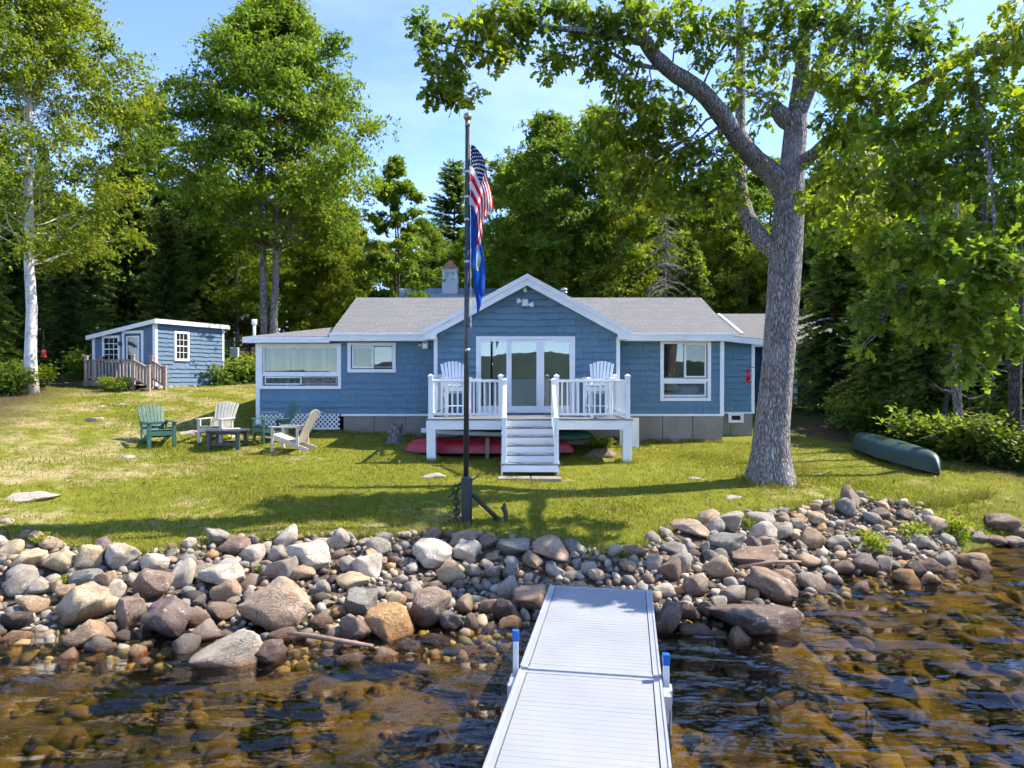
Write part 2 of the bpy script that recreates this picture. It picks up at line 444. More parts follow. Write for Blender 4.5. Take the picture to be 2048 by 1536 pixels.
# ------------------------------------------------------------------ lake
def water_mat():
    t = NT('lake_water')
    tc = t.n('TexCoord')
    def mp(sc, rot, warp=0):
        m = t.n('Mapping'); m.inputs['Scale'].default_value = sc; m.inputs['Rotation'].default_value = (0, 0, rot)
        t.l(tc.outputs['Object'], m.inputs['Vector']); return m.outputs['Vector']
    n1 = t.noise(mp((.8, 1.9, 1), R(-16)), 1.0, 1, .4)
    n2 = t.noise(mp((3.4, 7.0, 1), R(9)), 1.0, 2, .5)
    n3 = t.noise(mp((.35, .8, 1), R(-20)), 1.0, 2, .5)
    h = t.math('ADD', t.math('MULTIPLY', n1, 1.0), t.math('MULTIPLY', n2, .12))
    h = t.math('ADD', h, t.math('MULTIPLY', n3, .9))
    nr = t.bump(h, 1.0, .205)
    tr = t.n('BsdfTransparent'); tr.inputs['Color'].default_value = (.86, .77, .46, 1)
    gl = t.n('BsdfGlossy'); gl.inputs['Roughness'].default_value = .03; gl.inputs['Color'].default_value = (1, 1, 1, 1)
    t.l(nr, gl.inputs['Normal'])
    fr = t.n('Fresnel'); fr.inputs['IOR'].default_value = 1.44; t.l(nr, fr.inputs['Normal'])
    m = t.n('MixShader'); t.l(fr.outputs[0], m.inputs[0]); t.l(tr.outputs[0], m.inputs[1]); t.l(gl.outputs[0], m.inputs[2])
    return t.done(m.outputs[0])
mb = MB(); mb.add([(-2600, -2600, 0), (2600, -2600, 0), (2600, 40, 0), (-2600, 40, 0)], [(0, 1, 2, 3)])
lake = mb.build('lake_water', water_mat()); tag(lake, kind='structure')

# far shore across the lake, behind the camera (the windows mirror it)
hx = np.linspace(-1600, 1600, 420); hy = np.linspace(0, 1, 9)
HX, HT = np.meshgrid(hx, hy)
ridge = 24 + 10 * np.sin(HX * .0042 + .8) + 9 * np.sin(HX * .011 + 2) + 4 * np.sin(HX * .033)
HZ = -4 + ridge * np.sin(HT * math.pi / 2) ** .8 + rng.normal(0, 1.8, HX.shape) * (HT > 0)
HY = -760 - HT * 260 - (HX * .018) ** 2 * .15
Vh = np.stack([HX.ravel(), HY.ravel(), HZ.ravel()], 1); ih = np.arange(HX.size).reshape(HX.shape)
Fh = np.stack([ih[:-1, :-1].ravel(), ih[1:, :-1].ravel(), ih[1:, 1:].ravel(), ih[:-1, 1:].ravel()], 1)
far = np_mesh('far_hills', Vh, Fh, simple('hill_forest', (.040, .062, .045), (.055, .08, .055), .05, .95, .8, .2, bdist=3)); tag(far, kind='structure')

# ------------------------------------------------------------------ stones
def rock_material():
    t = NT('field_stone')
    oi = t.n('ObjectInfo'); v = t.coord('Object')
    off = t.n('VectorMath', operation='ADD'); t.l(v, off.inputs[0])
    mul = t.n('VectorMath', operation='SCALE'); mul.inputs['Scale'].default_value = 37.0
    cx = t.n('CombineXYZ'); [t.l(oi.outputs['Random'], cx.inputs[i]) for i in range(3)]
    t.l(cx.outputs[0], mul.inputs[0]); t.l(mul.outputs[0], off.inputs[1])
    vec = off.outputs[0]
    big = t.noise(vec, 1.5, 5, .6); fine = t.noise(vec, 16, 5, .75); mid = t.noise(vec, 5, 6, .7)
    base = oi.outputs['Color']
    c = t.mix(t.ramp(big, [(.40, (0, 0, 0)), (.68, (.75, .75, .75))]), base, t.mix(1.0, base, (.62, .52, .44), 'MULTIPLY'))
    c = t.mix(t.ramp(fine, [(.46, (0, 0, 0)), (.62, (.65, .65, .65))]), c, t.mix(1.0, c, (.42, .40, .40), 'MULTIPLY'))
    c = t.mix(t.ramp(mid, [(.60, (0, 0, 0)), (.72, (.55, .55, .55))]), c, t.mix(1.0, c, (1.6, 1.6, 1.6), 'MULTIPLY'))
    lich = t.noise(vec, 3.1, 6, .8)
    c = t.mix(t.ramp(lich, [(.585, (0, 0, 0)), (.62, (.6, .6, .6))]), c, (.62, .60, .52))
    stain = t.noise(vec, 1.1, 5, .7)
    c = t.mix(t.ramp(stain, [(.56, (0, 0, 0)), (.70, (.7, .7, .7))]), c, t.mix(1.0, c, (.95, .66, .42), 'MULTIPLY'))
    vo = t.n('TexVoronoi', feature='DISTANCE_TO_EDGE'); vo.inputs['Scale'].default_value = 1.1
    wv = t.n('VectorMath', operation='ADD'); nz = t.n('TexNoise'); nz.inputs['Scale'].default_value = 1.6; t.l(vec, nz.inputs['Vector']); t.l(vec, wv.inputs[0]); t.l(nz.outputs['Color'], wv.inputs[1]); t.l(wv.outputs[0], vo.inputs['Vector'])
    crk = t.ramp(vo.outputs['Distance'], [(.0, (.55, .55, .55)), (.022, (1, 1, 1))])
    c = t.mix(crk, t.mix(1.0, c, (.45, .4, .38), 'MULTIPLY'), c)
    h = t.math('ADD', t.math('ADD', t.math('MULTIPLY', mid, .8), t.math('MULTIPLY', fine, .35)), t.math('MULTIPLY', crk, .35))
    # wet, algae-brown band close to the lake level
    geo = t.n('NewGeometry'); sx = t.n('SeparateXYZ'); t.l(geo.outputs['Position'], sx.inputs[0])
    wet = t.math('ADD', sx.outputs[2], t.math('MULTIPLY', t.math('SUBTRACT', big, .5), .35))
    wr = t.ramp(wet, [(.0, (1, 1, 1)), (.22, (0, 0, 0))])
    c = t.mix(wr, c, t.mix(1.0, c, (.46, .36, .32), 'MULTIPLY'))
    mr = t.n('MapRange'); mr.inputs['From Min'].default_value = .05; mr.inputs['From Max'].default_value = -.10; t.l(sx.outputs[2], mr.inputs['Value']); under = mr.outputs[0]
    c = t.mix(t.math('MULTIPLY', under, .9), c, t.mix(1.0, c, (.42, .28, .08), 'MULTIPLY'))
    return t.done(t.principled(c, .85, t.bump(h, .8, .05), 0, .3))
M['rock'] = rock_material()

def rock_mesh(seed, sub=2, ang=.5, amp=.28):
    bm = bmesh.new(); bmesh.ops.create_icosphere(bm, subdivisions=sub, radius=1.0)
    r = random.Random(seed)
    planes = []
    for _ in range(9 + int(ang * 12)):
        d = Vector((r.gauss(0, 1), r.gauss(0, 1), r.gauss(0, .8))).normalized(); planes.append((d, r.uniform(.46, .84)))
    o = Vector((r.uniform(-50, 50), r.uniform(-50, 50), r.uniform(-50, 50)))
    for v in bm.verts:
        p = v.co.copy()
        for d, k in planes:
            q = p.dot(d)
            if q > k: p -= d * (q - k) * ang
        n = mnoise.fractal(p * 1.1 + o, 1.0, 2.0, 4)
        n2 = mnoise.fractal(p * 3.4 + o, 1.0, 2.1, 3)
        v.co = p * (1 + amp * n * .75 + .045 * n2)
    me = bpy.data.meshes.new('stone'); bm.to_mesh(me); bm.free()
    # rescale to unit half extents
    co = np.array([v.co for v in me.vertices]); mn, mx = co.min(0), co.max(0); c = (mn + mx) / 2; h = (mx - mn) / 2
    co = (co - c) / h
    me.vertices.foreach_set('co', co.astype(np.float32).ravel())
    me.polygons.foreach_set('use_smooth', [True] * len(me.polygons))
    me.materials.append(M['rock']); me.update()
    return me
ROUND = [rock_mesh(100 + i, 3, .8, .28) for i in range(10)]
ANGLE = [rock_mesh(200 + i, 3, 1.0, .30) for i in range(10)]
BOUL = [rock_mesh(300 + i, 4, .95, .32) for i in range(12)]

TONE = {'pale': (.56, .525, .47), 'grey': (.38, .36, .33), 'tan': (.47, .36, .25), 'brown': (.29, .225, .185), 'purple': (.215, .17, .16), 'orange': (.52, .345, .17),
        'slate': (.25, .255, .25), 'pink': (.47, .37, .285), 'cream': (.58, .49, .35), 'dark': (.12, .10, .09)}
TONE = {k: (c[0] * .98, c[1] * .92, c[2] * .82) for k, c in TONE.items()}
stone_bank = empty('stone_bank', (0, 9, 0)); tag(stone_bank, 'bank of loose rounded and broken stones between lawn and lake', kind='structure')
placed = []     # (x, y, r)
STONE_FOOT = []
def put_stone(px, py, w, h, tone, mesh, tilt=0.0, parent=None, name='stone', sink=.22, base=None):
    """a stone whose outline covers about w x h photo pixels round (px, py)"""
    yb = py + h * .36
    g = ground_px(px, min(yb, 1480))
    z0 = max(g.z, -.25)
    dpt = g.y
    if g.z < -.25:
        dpt = (CAMZ + .12) * FPX / (yb - HORIZON)
    sx = w * dpt / FPX / 2; sz = h * dpt / FPX / 2 * .98
    sy = (sx * .6 + sz * .4) * random.uniform(.85, 1.1)
    o = bpy.data.objects.new(name, mesh); COL.objects.link(o)
    x = (px - 1024) * dpt / FPX
    zc = CAMZ + (HORIZON - py) * dpt / FPX
    o.rotation_euler = (random.uniform(-.15, .15), R(tilt), random.uniform(-.3, .3))
    o.scale = (sx * 1.04, sy, sz * 1.06)
    loc = Vector((x, dpt + sy * .35, zc))
    c = base or TONE[tone]; k = random.uniform(1.0, 1.22)
    o.color = (c[0] * k, c[1] * k, c[2] * k, 1)
    if parent: o.parent = parent; loc -= wloc(parent)
    o.location = loc
    placed.append((x, dpt + sy * .35, max(sx, sy)))
    return o

BOULDERS = [  # px, py, w, h, tone, tilt, label
 (550, 1216, 146, 112, 'pink', 8, 'largest rounded tan boulder with orange side, in the stone bank'),
 (323, 1250, 104, 98, 'purple', -5, 'big dark purple brown angular boulder at the water edge'),
 (152, 1218, 128, 82, 'cream', -22, 'large pale cream faceted boulder tilted in the bank near shore'),
 (160, 1282, 114, 62, 'tan', -20, 'tan and brown sloping boulder dipping into the shallow water'),
 (440, 1322, 148, 84, 'pale', -14, 'wide flat pale grey slab boulder half sunk in the lake'),
 (532, 1322, 72, 62, 'purple', -18, 'purple brown pointed rock beside the flat pale slab'),
 (253, 1236, 62, 82, 'brown', 12, 'upright reddish brown rock leaning on the dark angular boulder'),
 (292, 1180, 76, 74, 'brown', 20, 'brown boulder with pale top above the dark angular boulder'),
 (779, 1261, 116, 80, 'orange', 14, 'bright orange yellow block of rock with rusty streak'),
 (854, 1228, 78, 90, 'brown', 14, 'tall brown slab of rock beside the orange block'),
 (717, 1211, 67, 56, 'slate', 0, 'rounded blue grey slate boulder above the orange block'),
 (704, 1270, 62, 68, 'brown', 20, 'dark layered slab left of the orange block'),
 (760, 1324, 72, 48, 'pink', -12, 'pale brown rock in the water below the orange block'),
 (815, 1307, 70, 40, 'dark', 4, 'wet dark purple rock at the waterline under the orange block'),
 (700, 1338, 78, 52, 'purple', 12, 'purple rock with orange foot standing in the lake'),
 (615, 1117, 96, 68, 'pale', 16, 'large pale granite boulder high on the bank'),
 (728, 1138, 62, 60, 'pale', 8, 'pale grey square granite boulder on top of small stones'),
 (861, 1116, 84, 58, 'pale', 16, 'pale speckled granite boulder below the flagpole'),
 (931, 1107, 62, 48, 'pale', -10, 'pale grey egg shaped boulder straight below the flagpole'),
 (1025, 1100, 74, 38, 'grey', 0, 'long grey brown boulder at the lawn edge right of flagpole'),
 (1104, 1102, 80, 52, 'pink', 0, 'pinkish tan block at the lawn edge above the dock end'),
 (1017, 1182, 44, 56, 'grey', 6, 'upright speckled grey egg stone left of the dock end'),
 (1059, 1203, 72, 50, 'tan', -12, 'tan grey boulder touching the left side of the dock'),
 (232, 1114, 80, 54, 'pale', -8, 'pale grey boulder in the top row of the bank'),
 (172, 1117, 62, 58, 'cream', -25, 'cream leaning boulder in the top row of the bank'),
 (112, 1130, 74, 54, 'cream', -10, 'cream egg shaped boulder in the top row of the bank'),
 (44, 1128, 92, 46, 'cream', -24, 'long cream slab tilted at the end of the bank'),
 (440, 1155, 94, 64, 'pale', 0, 'pale grey granite boulder above the largest tan boulder'),
 (1524, 1253, 176, 72, 'purple', 8, 'broad low dark boulder with pale lichen lying in the water'),
 (1550, 1183, 100, 64, 'brown', 26, 'dark brown wedge boulder sloping into the cove'),
 (1336, 1249, 54, 92, 'brown', 24, 'tall mottled brown rock against the right side of the dock'),
 (1630, 1082, 50, 50, 'tan', 12, 'tan pointed block on the right hand heap of stones'),
 (1387, 1059, 84, 34, 'pink', 4, 'flat pinkish slab at the lawn edge of the right heap'),
 (1454, 1093, 74, 46, 'slate', 0, 'flat blue grey slab in the right heap'),
 (1512, 1122, 108, 46, 'brown', -10, 'long flat brown slab above the cove water'),
 (1732, 1134, 56, 50, 'purple', 14, 'dark purple boulder at the water end of the right heap'),
 (1865, 1136, 66, 36, 'brown', 6, 'brown wedge stone at the tip of the right heap'),
 (2011, 1050, 66, 42, 'brown', 6, 'mossy brown boulder on the grassy shore beyond the heap'),
]
for i, (px, py, w, h, tone, tilt, lab) in enumerate(BOULDERS):
    o = put_stone(px, py, w, h, tone, BOUL[i % 12] if w > 60 else ANGLE[i % 8], tilt, None, 'boulder')
    tag(o, lab, 'boulder', 'boulders of the stone bank')
MIDS = [(34, 1155, 62, 46, 'grey'), (170, 1160, 78, 42, 'slate'), (560, 1146, 64, 50, 'grey'), (304, 1130, 52, 40, 'pale'), (362, 1152, 42, 60, 'pale'),
 (452, 1187, 58, 50, 'tan'), (440, 1228, 56, 44, 'brown'), (407, 1276, 60, 44, 'grey'), (229, 1192, 38, 52, 'pale'), (388, 1242, 56, 44, 'brown'), (20, 1250, 54, 52, 'dark'),
 (24, 1284, 60, 38, 'tan'), (567, 1280, 60, 40, 'brown'), (677, 1082, 44, 46, 'grey'), (465, 1095, 62, 40, 'brown'), (899, 1150, 54, 50, 'tan'), (791, 1208, 42, 38, 'cream'),
 (1015, 1228, 58, 54, 'dark'), (929, 1215, 36, 40, 'cream'), (871, 1287, 70, 26, 'dark'), (1022, 1256, 48, 38, 'tan'), (943, 1254, 30, 46, 'brown'), (926, 1082, 74, 30, 'tan'),
 (976, 1087, 44, 34, 'brown'), (1396, 1178, 54, 52, 'brown'), (1381, 1230, 50, 44, 'purple'), (1460, 1048, 58, 44, 'grey'), (1525, 1040, 62, 34, 'grey'), (1559, 1066, 54, 34, 'grey'),
 (1681, 1088, 46, 32, 'grey'), (1698, 1018, 46, 40, 'slate'), (1625, 1126, 60, 32, 'pink'), (1771, 1136, 38, 42, 'grey'), (1899, 1130, 44, 46, 'grey'), (1342, 1146, 52, 46, 'brown'),
 (1351, 1102, 54, 36, 'grey'), (1441, 1140, 56, 48, 'tan'), (1400, 1272, 76, 36, 'brown'), (1690, 1140, 52, 34, 'brown'), (1790, 1100, 44, 34, 'grey'), (1440, 1215, 40, 36, 'pale'),
 (1600, 1050, 36, 26, 'pale'), (1640, 1040, 40, 30, 'cream'), (1760, 1030, 48, 26, 'brown'), (1840, 1085, 44, 30, 'grey'), (1470, 1195, 56, 40, 'grey'), (1500, 1225, 50, 36, 'dark'),
 (75, 1180, 50, 34, 'grey'), (60, 1215, 54, 44, 'tan'), (110, 1175, 44, 30, 'tan'), (205, 1165, 40, 36, 'tan'), (95, 1090, 60, 26, 'pink'), (20, 1100, 44, 34, 'cream'),
 (640, 1180, 40, 36, 'grey'), (640, 1250, 46, 40, 'brown'), (1270, 1105, 60, 24, 'brown'), (1310, 1130, 40, 34, 'grey'), (1330, 1185, 46, 30, 'pale'), (985, 1150, 36, 32, 'grey'), (1960, 1076, 40, 24, 'grey'), (1997, 1084, 48, 22, 'brown'), (2034, 1086, 44, 24, 'grey'), (1938, 1066, 32, 22, 'tan'), (2044, 1066, 30, 24, 'brown')]
for i, (px, py, w, h, tone) in enumerate(MIDS):
    put_stone(px, py, w, h, tone, ANGLE[i % 8] if i % 3 else ROUND[i % 7], random.uniform(-18, 18), stone_bank)

DOCK_AX = [(.27, 3.6), (1.12, 8.9)]
def near_dock(x, y, pad=0):
    t = (y - 3.6) / 5.3
    cx = .27 + t * .85
    return -.3 < t < 1.0 and abs(x - cx) < .66 + pad
# the smaller stones between: the 200 largest are objects of their own, the rest one mass
def bank_pts(n):
    xs = rng.uniform(-9.5, 9.0, n); t = rng.uniform(-.04, 1.0, n)
    e = np.interp(xs, EX, EY); w = np.interp(xs, WX, WY)
    return xs, e - t * (e - w), t
cand_x, cand_y, cand_t = bank_pts(16000)
tones = list(TONE.values())
tw = np.array([.20, .26, .12, .10, .05, .02, .13, .06, .04, .02])
n_obj = 0; small = []
pl = np.array(placed)
for x, y, t in zip(cand_x, cand_y, cand_t):
    if x > 7.6 or near_dock(x, y, .02) and y < 8.4: continue
    if abs(x) > y * .76: continue
    r = .075 + .13 * random.random() ** 2 if n_obj < 215 else .042 + .095 * random.random() ** 1.7
    if x > 2.2 and n_obj < 215: r *= 1.15
    d = np.hypot(pl[:, 0] - x, pl[:, 1] - y)
    if (d < (pl[:, 2] * .66 + r * .66)).any(): continue
    pl = np.vstack([pl, (x, y, r)])
    tone = tones[rng.choice(10, p=tw / tw.sum())]
    if n_obj < 215:
        o = bpy.data.objects.new('stone', random.choice(ROUND + ANGLE[:3])); COL.objects.link(o)
        o.parent = stone_bank
        sz = r * random.uniform(.6, .95)
        o.location = Vector((x, y, gz(x, y) + sz * .45 + .02)) - wloc(stone_bank)
        o.scale = (r * random.uniform(.9, 1.35), r * random.uniform(.8, 1.1), sz)
        o.rotation_euler = (random.uniform(-.5, .5), random.uniform(-.5, .5), random.uniform(0, 6.28))
        k = random.uniform(.9, 1.3); o.color = (tone[0] * k, tone[1] * k, tone[2] * k, 1)
        n_obj += 1
    else:
        small.append((x, y, r, tone))
    if len(small) > 4500: break
# pebbles: low-poly stones in one mesh
PEB = []
for i in range(6):
    bm = bmesh.new(); bmesh.ops.create_icosphere(bm, subdivisions=2 if i < 3 else 1, radius=1.0)
    r_ = random.Random(i)
    pk = [(Vector((r_.gauss(0, 1), r_.gauss(0, 1), r_.gauss(0, 1))).normalized(), r_.uniform(.55, .85)) for _ in range(8)]
    for v in bm.verts:
        for d_, k_ in pk:
            q_ = v.co.dot(d_)
            if q_ > k_: v.co -= d_ * (q_ - k_) * .85
        v.co *= 1 + .2 * mnoise.noise(v.co * 1.3 + Vector((i * 9.1, 0, 0)))
    bm.verts.index_update()
    PEB.append((np.array([v.co[:] for v in bm.verts]), np.array([[w.index for w in f.verts] for f in bm.faces]))); bm.free()
def pebble_mesh(name, lst, parent, mat, sink=.35):
    VV, FF, CC = [], [], []; b = 0
    sx = np.array([s[0] for s in lst]); sy = np.array([s[1] for s in lst]); zz = G(sx, sy)
    for (x, y, r, c), z in zip(lst, zz):
        pv, pf = random.choice(PEB)
        e = Euler((random.uniform(-.6, .6), random.uniform(-.6, .6), random.uniform(0, 6.28))).to_matrix()
        sc = np.array([r * random.uniform(.9, 1.35), r * random.uniform(.75, 1.05), r * random.uniform(.55, .9)])
        q = (pv * sc) @ np.array(e).T + np.array([x, y, z + sc[2] * sink])
        VV.append(q); FF.append(pf + b); b += len(pv)
        k = random.uniform(.62, 1.0); CC.append(np.tile(np.array(c) * k, (len(pv), 1)))
    off = np.array(wloc(parent)) if parent else 0
    return np_mesh(name, np.vstack(VV) - off, np.vstack(FF), mat, parent, np.vstack(CC), True)
def pebble_mat():
    t = NT('pebble'); a = t.n('Attribute', attribute_name='Col'); v = t.coord('Object')
    n = t.noise(v, 30, 4, .7)
    c = t.mix(t.math('MULTIPLY', n, .55), a.outputs['Color'], t.mix(1.0, a.outputs['Color'], (.45, .42, .4), 'MULTIPLY'))
    return t.done(t.principled(c, .85, t.bump(n, .4, .01), 0, .3))
M['pebble'] = pebble_mat()
pb = pebble_mesh('pebbles', small, stone_bank, M['pebble']); tag(pb, kind='stuff')

# sunken stones on the lake bed, algae brown
sunk = []
for _ in range(900):
    x = rng.uniform(-7, 10); w = float(np.interp(x, WX, WY)); y = w - .25 - rng.uniform(.0, 1) ** 1.1 * 5.5
    if abs(x) > y * .8: continue
    r = min(.07 + .30 * random.random() ** 2.6, .06 + .16 * (w - y))
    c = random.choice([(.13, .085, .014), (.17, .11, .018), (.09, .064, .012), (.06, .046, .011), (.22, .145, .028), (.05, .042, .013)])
    sunk.append((x, y, r, c))
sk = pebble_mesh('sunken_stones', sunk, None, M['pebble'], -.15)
tag(sk, 'amber brown stones lying under the shallow lake water', kind='stuff')

# flat bits of ledge showing in the lawn
LEDGES = [(60, 990, 110, 20, 'low ledge of pale rock in the lawn near the photo edge'), (15, 1040, 40, 18, 'small pale rock cropping out of the lawn below the ledge'),
 (188, 838, 32, 18, 'flat grey stone in the lawn below the shed'), (253, 912, 36, 14, 'low grey stone in the lawn by the green chair'), (380, 864, 44, 14, 'low stone behind the cream chair'),
 (868, 949, 52, 16, 'pale flat stone in the lawn left of the flagpole'), (200, 812, 22, 9, 'small flat stone in the lawn near the shed steps'), (245, 808, 22, 9, 'pale stone in the lawn right of the shed steps'),
 (1465, 993, 40, 12, 'flat grey stone between oak and stone heap'), (1395, 955, 40, 10, 'flat stone in the lawn left of the oak'), (1630, 948, 40, 8, 'flat stone in the worn lawn right of the oak'), (1200, 905, 70, 34, 'rough brown rock under the deck')]
for i, (px, py, w, h, lab) in enumerate(LEDGES):
    g = ground_px(px, py + h * .2); o = bpy.data.objects.new('lawn_rock', ANGLE[i % 8]); COL.objects.link(o)
    s = g.y / FPX / 2
    o.location = (g.x, g.y, g.z - .02); hh = min(h * s * 1.0, .22) if i < 11 else h * s
    o.scale = (w * s, w * s * (.8 if i < 11 else .5), hh); o.rotation_euler = (0, 0, random.uniform(-.2, .2))
    c = TONE['pale'] if i < 11 else TONE['brown']; o.color = (*c, 1)
    tag(o, lab, 'rock', 'rocks showing in the lawn')
# ------------------------------------------------------------------ the lake house
HX0, HX1, HY0, HYB = -7.25, 5.99, 20.2, 26.6
GX0, GX1, GYF, GC = -2.08, 2.88, 19.2, .40
WALLB, WALLT = 1.92, 4.06
house = empty('lake_house', (0, 20.2, 1.2), 0, 'low blue shingled lakeside cottage with white trim and grey roof behind the deck', 'house')

UNIT = []     # unit shingles: 1 wide, 1 high, tapered, front towards -y
for k in range(5):
    r_ = random.Random(50 + k); m = MB()
    l, rr = r_.uniform(-.02, .02), r_.uniform(-.02, .02)
    m.add([(.007, -1, l), (.993, -1, rr), (.993, -.22, 1.12), (.007, -.22, 1.12), (.007, 0, l), (.993, 0, rr), (.993, 0, 1.12), (.007, 0, 1.12)],
          [(0, 1, 2, 3), (0, 4, 5, 1), (1, 5, 6, 2), (3, 2, 6, 7), (0, 3, 7, 4)])
    UNIT.append(m)
UMESH = []
for m in UNIT:
    me = bpy.data.meshes.new('shingle'); me.from_pydata(m.v, [], m.f); me.materials.append(M['blue']); me.update(); UMESH.append(me)
def tint_pieces(o, per):
    n = len(o.data.vertices); k = np.repeat(np.random.default_rng(9).uniform(.90, 1.10, n // per + 1), per)[:n]
    ca = o.data.color_attributes.new('Tint', 'FLOAT_COLOR', 'POINT'); c = np.ones((n, 4), np.float32); c[:, :3] = k[:, None]; ca.data.foreach_set('color', c.ravel())
def shingle_rows(x0, x1, z0, top, openings, exp=.178, wmin=.14, wmax=.30, seed=1):
    """rectangles (x, z, w, h) of shingles between x0 and x1, from z0 up to top(x)"""
    r_ = random.Random(seed); out = []; z = z0
    zmax = max(top(x0), top(x1), top((x0 + x1) / 2))
    while z < zmax:
        spans = [(x0, x1)]
        for (a, b, c, d) in openings:
            if z + exp * .98 > c and z < d - .02:
                ns = []
                for s, e in spans:
                    if a > s: ns.append((s, min(e, a)))
                    if b < e: ns.append((max(s, b), e))
                spans = [q for q in ns if q[1] - q[0] > .02]
        for s, e in spans:
            x = s
            while x < e - 1e-6:
                w = r_.uniform(wmin, wmax)
                if e - (x + w) < wmin * .6: w = e - x
                if z + exp * .55 < top(x + w / 2):
                    out.append((x, z + r_.choice([0, 0, -.010, .008, -.016]), w, min(exp, top(x + w / 2) - z)))
                x += w
        z += exp
    return out
def shingle_mesh(name, rects, y, mat, parent, thick=.05, frame=None):
    m = MB(); r_ = random.Random(3)
    for (x, z, w, h) in rects:
        u = r_.choice(UNIT)
        vs_ = [(x + a * w, b * thick, z + c * h) for a, b, c in u.v]
        vs_ = [frame(v) for v in vs_] if frame else [(v[0], y + v[1], v[2]) for v in vs_]
        m.add(vs_, u.f)
    o = m.build(name, mat, parent); tint_pieces(o, 8); return o

WIN = {'a': (-7.18, -4.85, 2.63, 3.925), 'b': (-4.67, -3.30, 3.10, 3.95), 'c': (4.21, 5.65, 2.29, 4.01)}
DOOR = (-.97, 1.70, 2.00, 4.07)
def wall_with_holes(m, x0, x1, y0, y1, z0, z1, holes):
    """solid wall slab split round rectangular holes"""
    xs = sorted({x0, x1, *[h[0] for h in holes], *[h[1] for h in holes]})
    for a, b in zip(xs[:-1], xs[1:]):
        hs = sorted([(h[2], h[3]) for h in holes if h[0] <= a + 1e-6 and h[1] >= b - 1e-6])
        z = z0
        for c, d in hs:
            if c > z: m.box(a, b, y0, y1, z, c)
            z = d
        if z < z1: m.box(a, b, y0, y1, z, z1)
inset = lambda w, d=.07: (w[0] + d, w[1] - d, w[2] + d, w[3] - d)
# backing walls
m = MB(); wall_with_holes(m, HX0, GX0, HY0, HY0 + .14, WALLB, WALLT, [inset(WIN['a']), inset(WIN['b'])]); wl_l = m.build('front_wall', M['blue'], house)
wl_l['label'] = 'blue shingled wall with the wide corner window'
m = MB(); wall_with_holes(m, GX1, HX1, HY0, HY0 + .14, WALLB, WALLT, [inset(WIN['c'])]); wl_r = m.build('front_wall', M['blue'], house)
m = MB(); wall_with_holes(m, GX0, GX1, GYF, GYF + .14, 1.80, 4.12, [inset(DOOR)])
gtop = lambda x: 5.42 - .544 * abs(x - GC)
m.prism([(GX0, 4.12), (GX1, 4.12), (GC + 0, 5.44)], 'y', GYF, GYF + .14); wl_g = m.build('gable_wall', M['blue'], house)
for xa in (GX0, GX1 - .12): m = MB(); m.box(xa, xa + .12, GYF + .14, HY0 + .14, 1.80, 4.1); m.build('side_wall', M['blue'], wl_g)
m = MB(); m.box(HX0, HX0 + .14, HY0 + .14, HYB, WALLB, WALLT); m.build('side_wall', M['blue'], house)
m = MB(); m.box(HX1 - .14, HX1, HY0 + .14, HYB, WALLB, WALLT); m.build('side_wall', M['blue'], house)
m = MB(); m.box(HX0, HX1, HYB, HYB + .14, WALLB, WALLT); m.build('back_wall', M['blue'], house)
rooms = simple('room_plaster', (.34, .31, .27), (.28, .26, .23), 2, .9)
m = MB(); m.box(HX0 + .15, HX1 - .15, HY0 + 3.4, HY0 + 3.5, WALLB, WALLT); m.build('room_wall', rooms, house)
m = MB(); m.box(HX0 + .15, HX1 - .15, HY0 + .15, HYB - .01, WALLB - .08, WALLB + .02); m.box(GX0 + .13, GX1 - .13, GYF + .15, HY0 + .15, WALLB - .08, WALLB + .02)
m.build('room_floor', simple('floor_boards', (.22, .13, .07), (.16, .09, .05), 4, .5), house)
m = MB(); m.box(HX0 + .15, HX1 - .15, HY0 + .15, HYB - .01, WALLT - .03, WALLT + .02); m.build('room_ceiling', rooms, house)
for xa in (-3.0, 3.6): m = MB(); m.box(xa, xa + .1, HY0 + .15, HY0 + 3.4, WALLB + .02, WALLT - .03); m.build('room_partition', rooms, house)

# shingles: those of the gable wall one by one, the others as one mass per wall
rg = shingle_rows(GX0 + .06, GX1 - .06, 1.86, lambda x: gtop(x) + .06, [DOOR], seed=4)
rg.sort(key=lambda q: -q[1])
for (x, z, w, h) in rg[:300]:
    o = bpy.data.objects.new('shingle', random.choice(UMESH)); COL.objects.link(o); o.parent = wl_g
    o.location = Vector((x, GYF, z)) - wloc(wl_g); o.scale = (w, .05, h)
if rg[300:]: tag(shingle_mesh('shingle_siding', rg[300:], GYF, M['blue'], wl_g), kind='stuff')
tag(shingle_mesh('shingle_siding', shingle_rows(HX0 + .08, GX0, 1.93, lambda x: WALLT, [WIN['a'], WIN['b']], seed=5), HY0, M['blue'], wl_l), kind='stuff')
tag(shingle_mesh('shingle_siding', shingle_rows(GX1, HX1 - .08, 1.93, lambda x: WALLT, [WIN['c']], seed=6), HY0, M['blue'], wl_r), kind='stuff')

# trim
def trim(name, *boxes, parent=house, mat='white', bev=.006):
    m = MB(); [m.box(*b) for b in boxes]; return m.build(name, M[mat], parent, bevel=bev)
trim('corner_board', (HX0 - .03, HX0 + .085, HY0 - .045, HY0 + .1, 1.62, WALLT))
trim('corner_board', (HX1 - .085, HX1 + .03, HY0 - .045, HY0 + .1, 1.92, WALLT))
trim('corner_board', (GX0 - .03, GX0 + .07, GYF - .045, GYF + .1, 1.86, 4.05))
trim('corner_board', (GX1 - .07, GX1 + .03, GYF - .045, GYF + .1, 1.86, 4.05))
trim('base_board', (-4.85, GX0 - .03, HY0 - .06, HY0 + .02, 1.86, 1.925))
trim('base_board', (GX1 + .03, HX1 + .03, HY0 - .06, HY0 + .02, 1.86, 1.925))

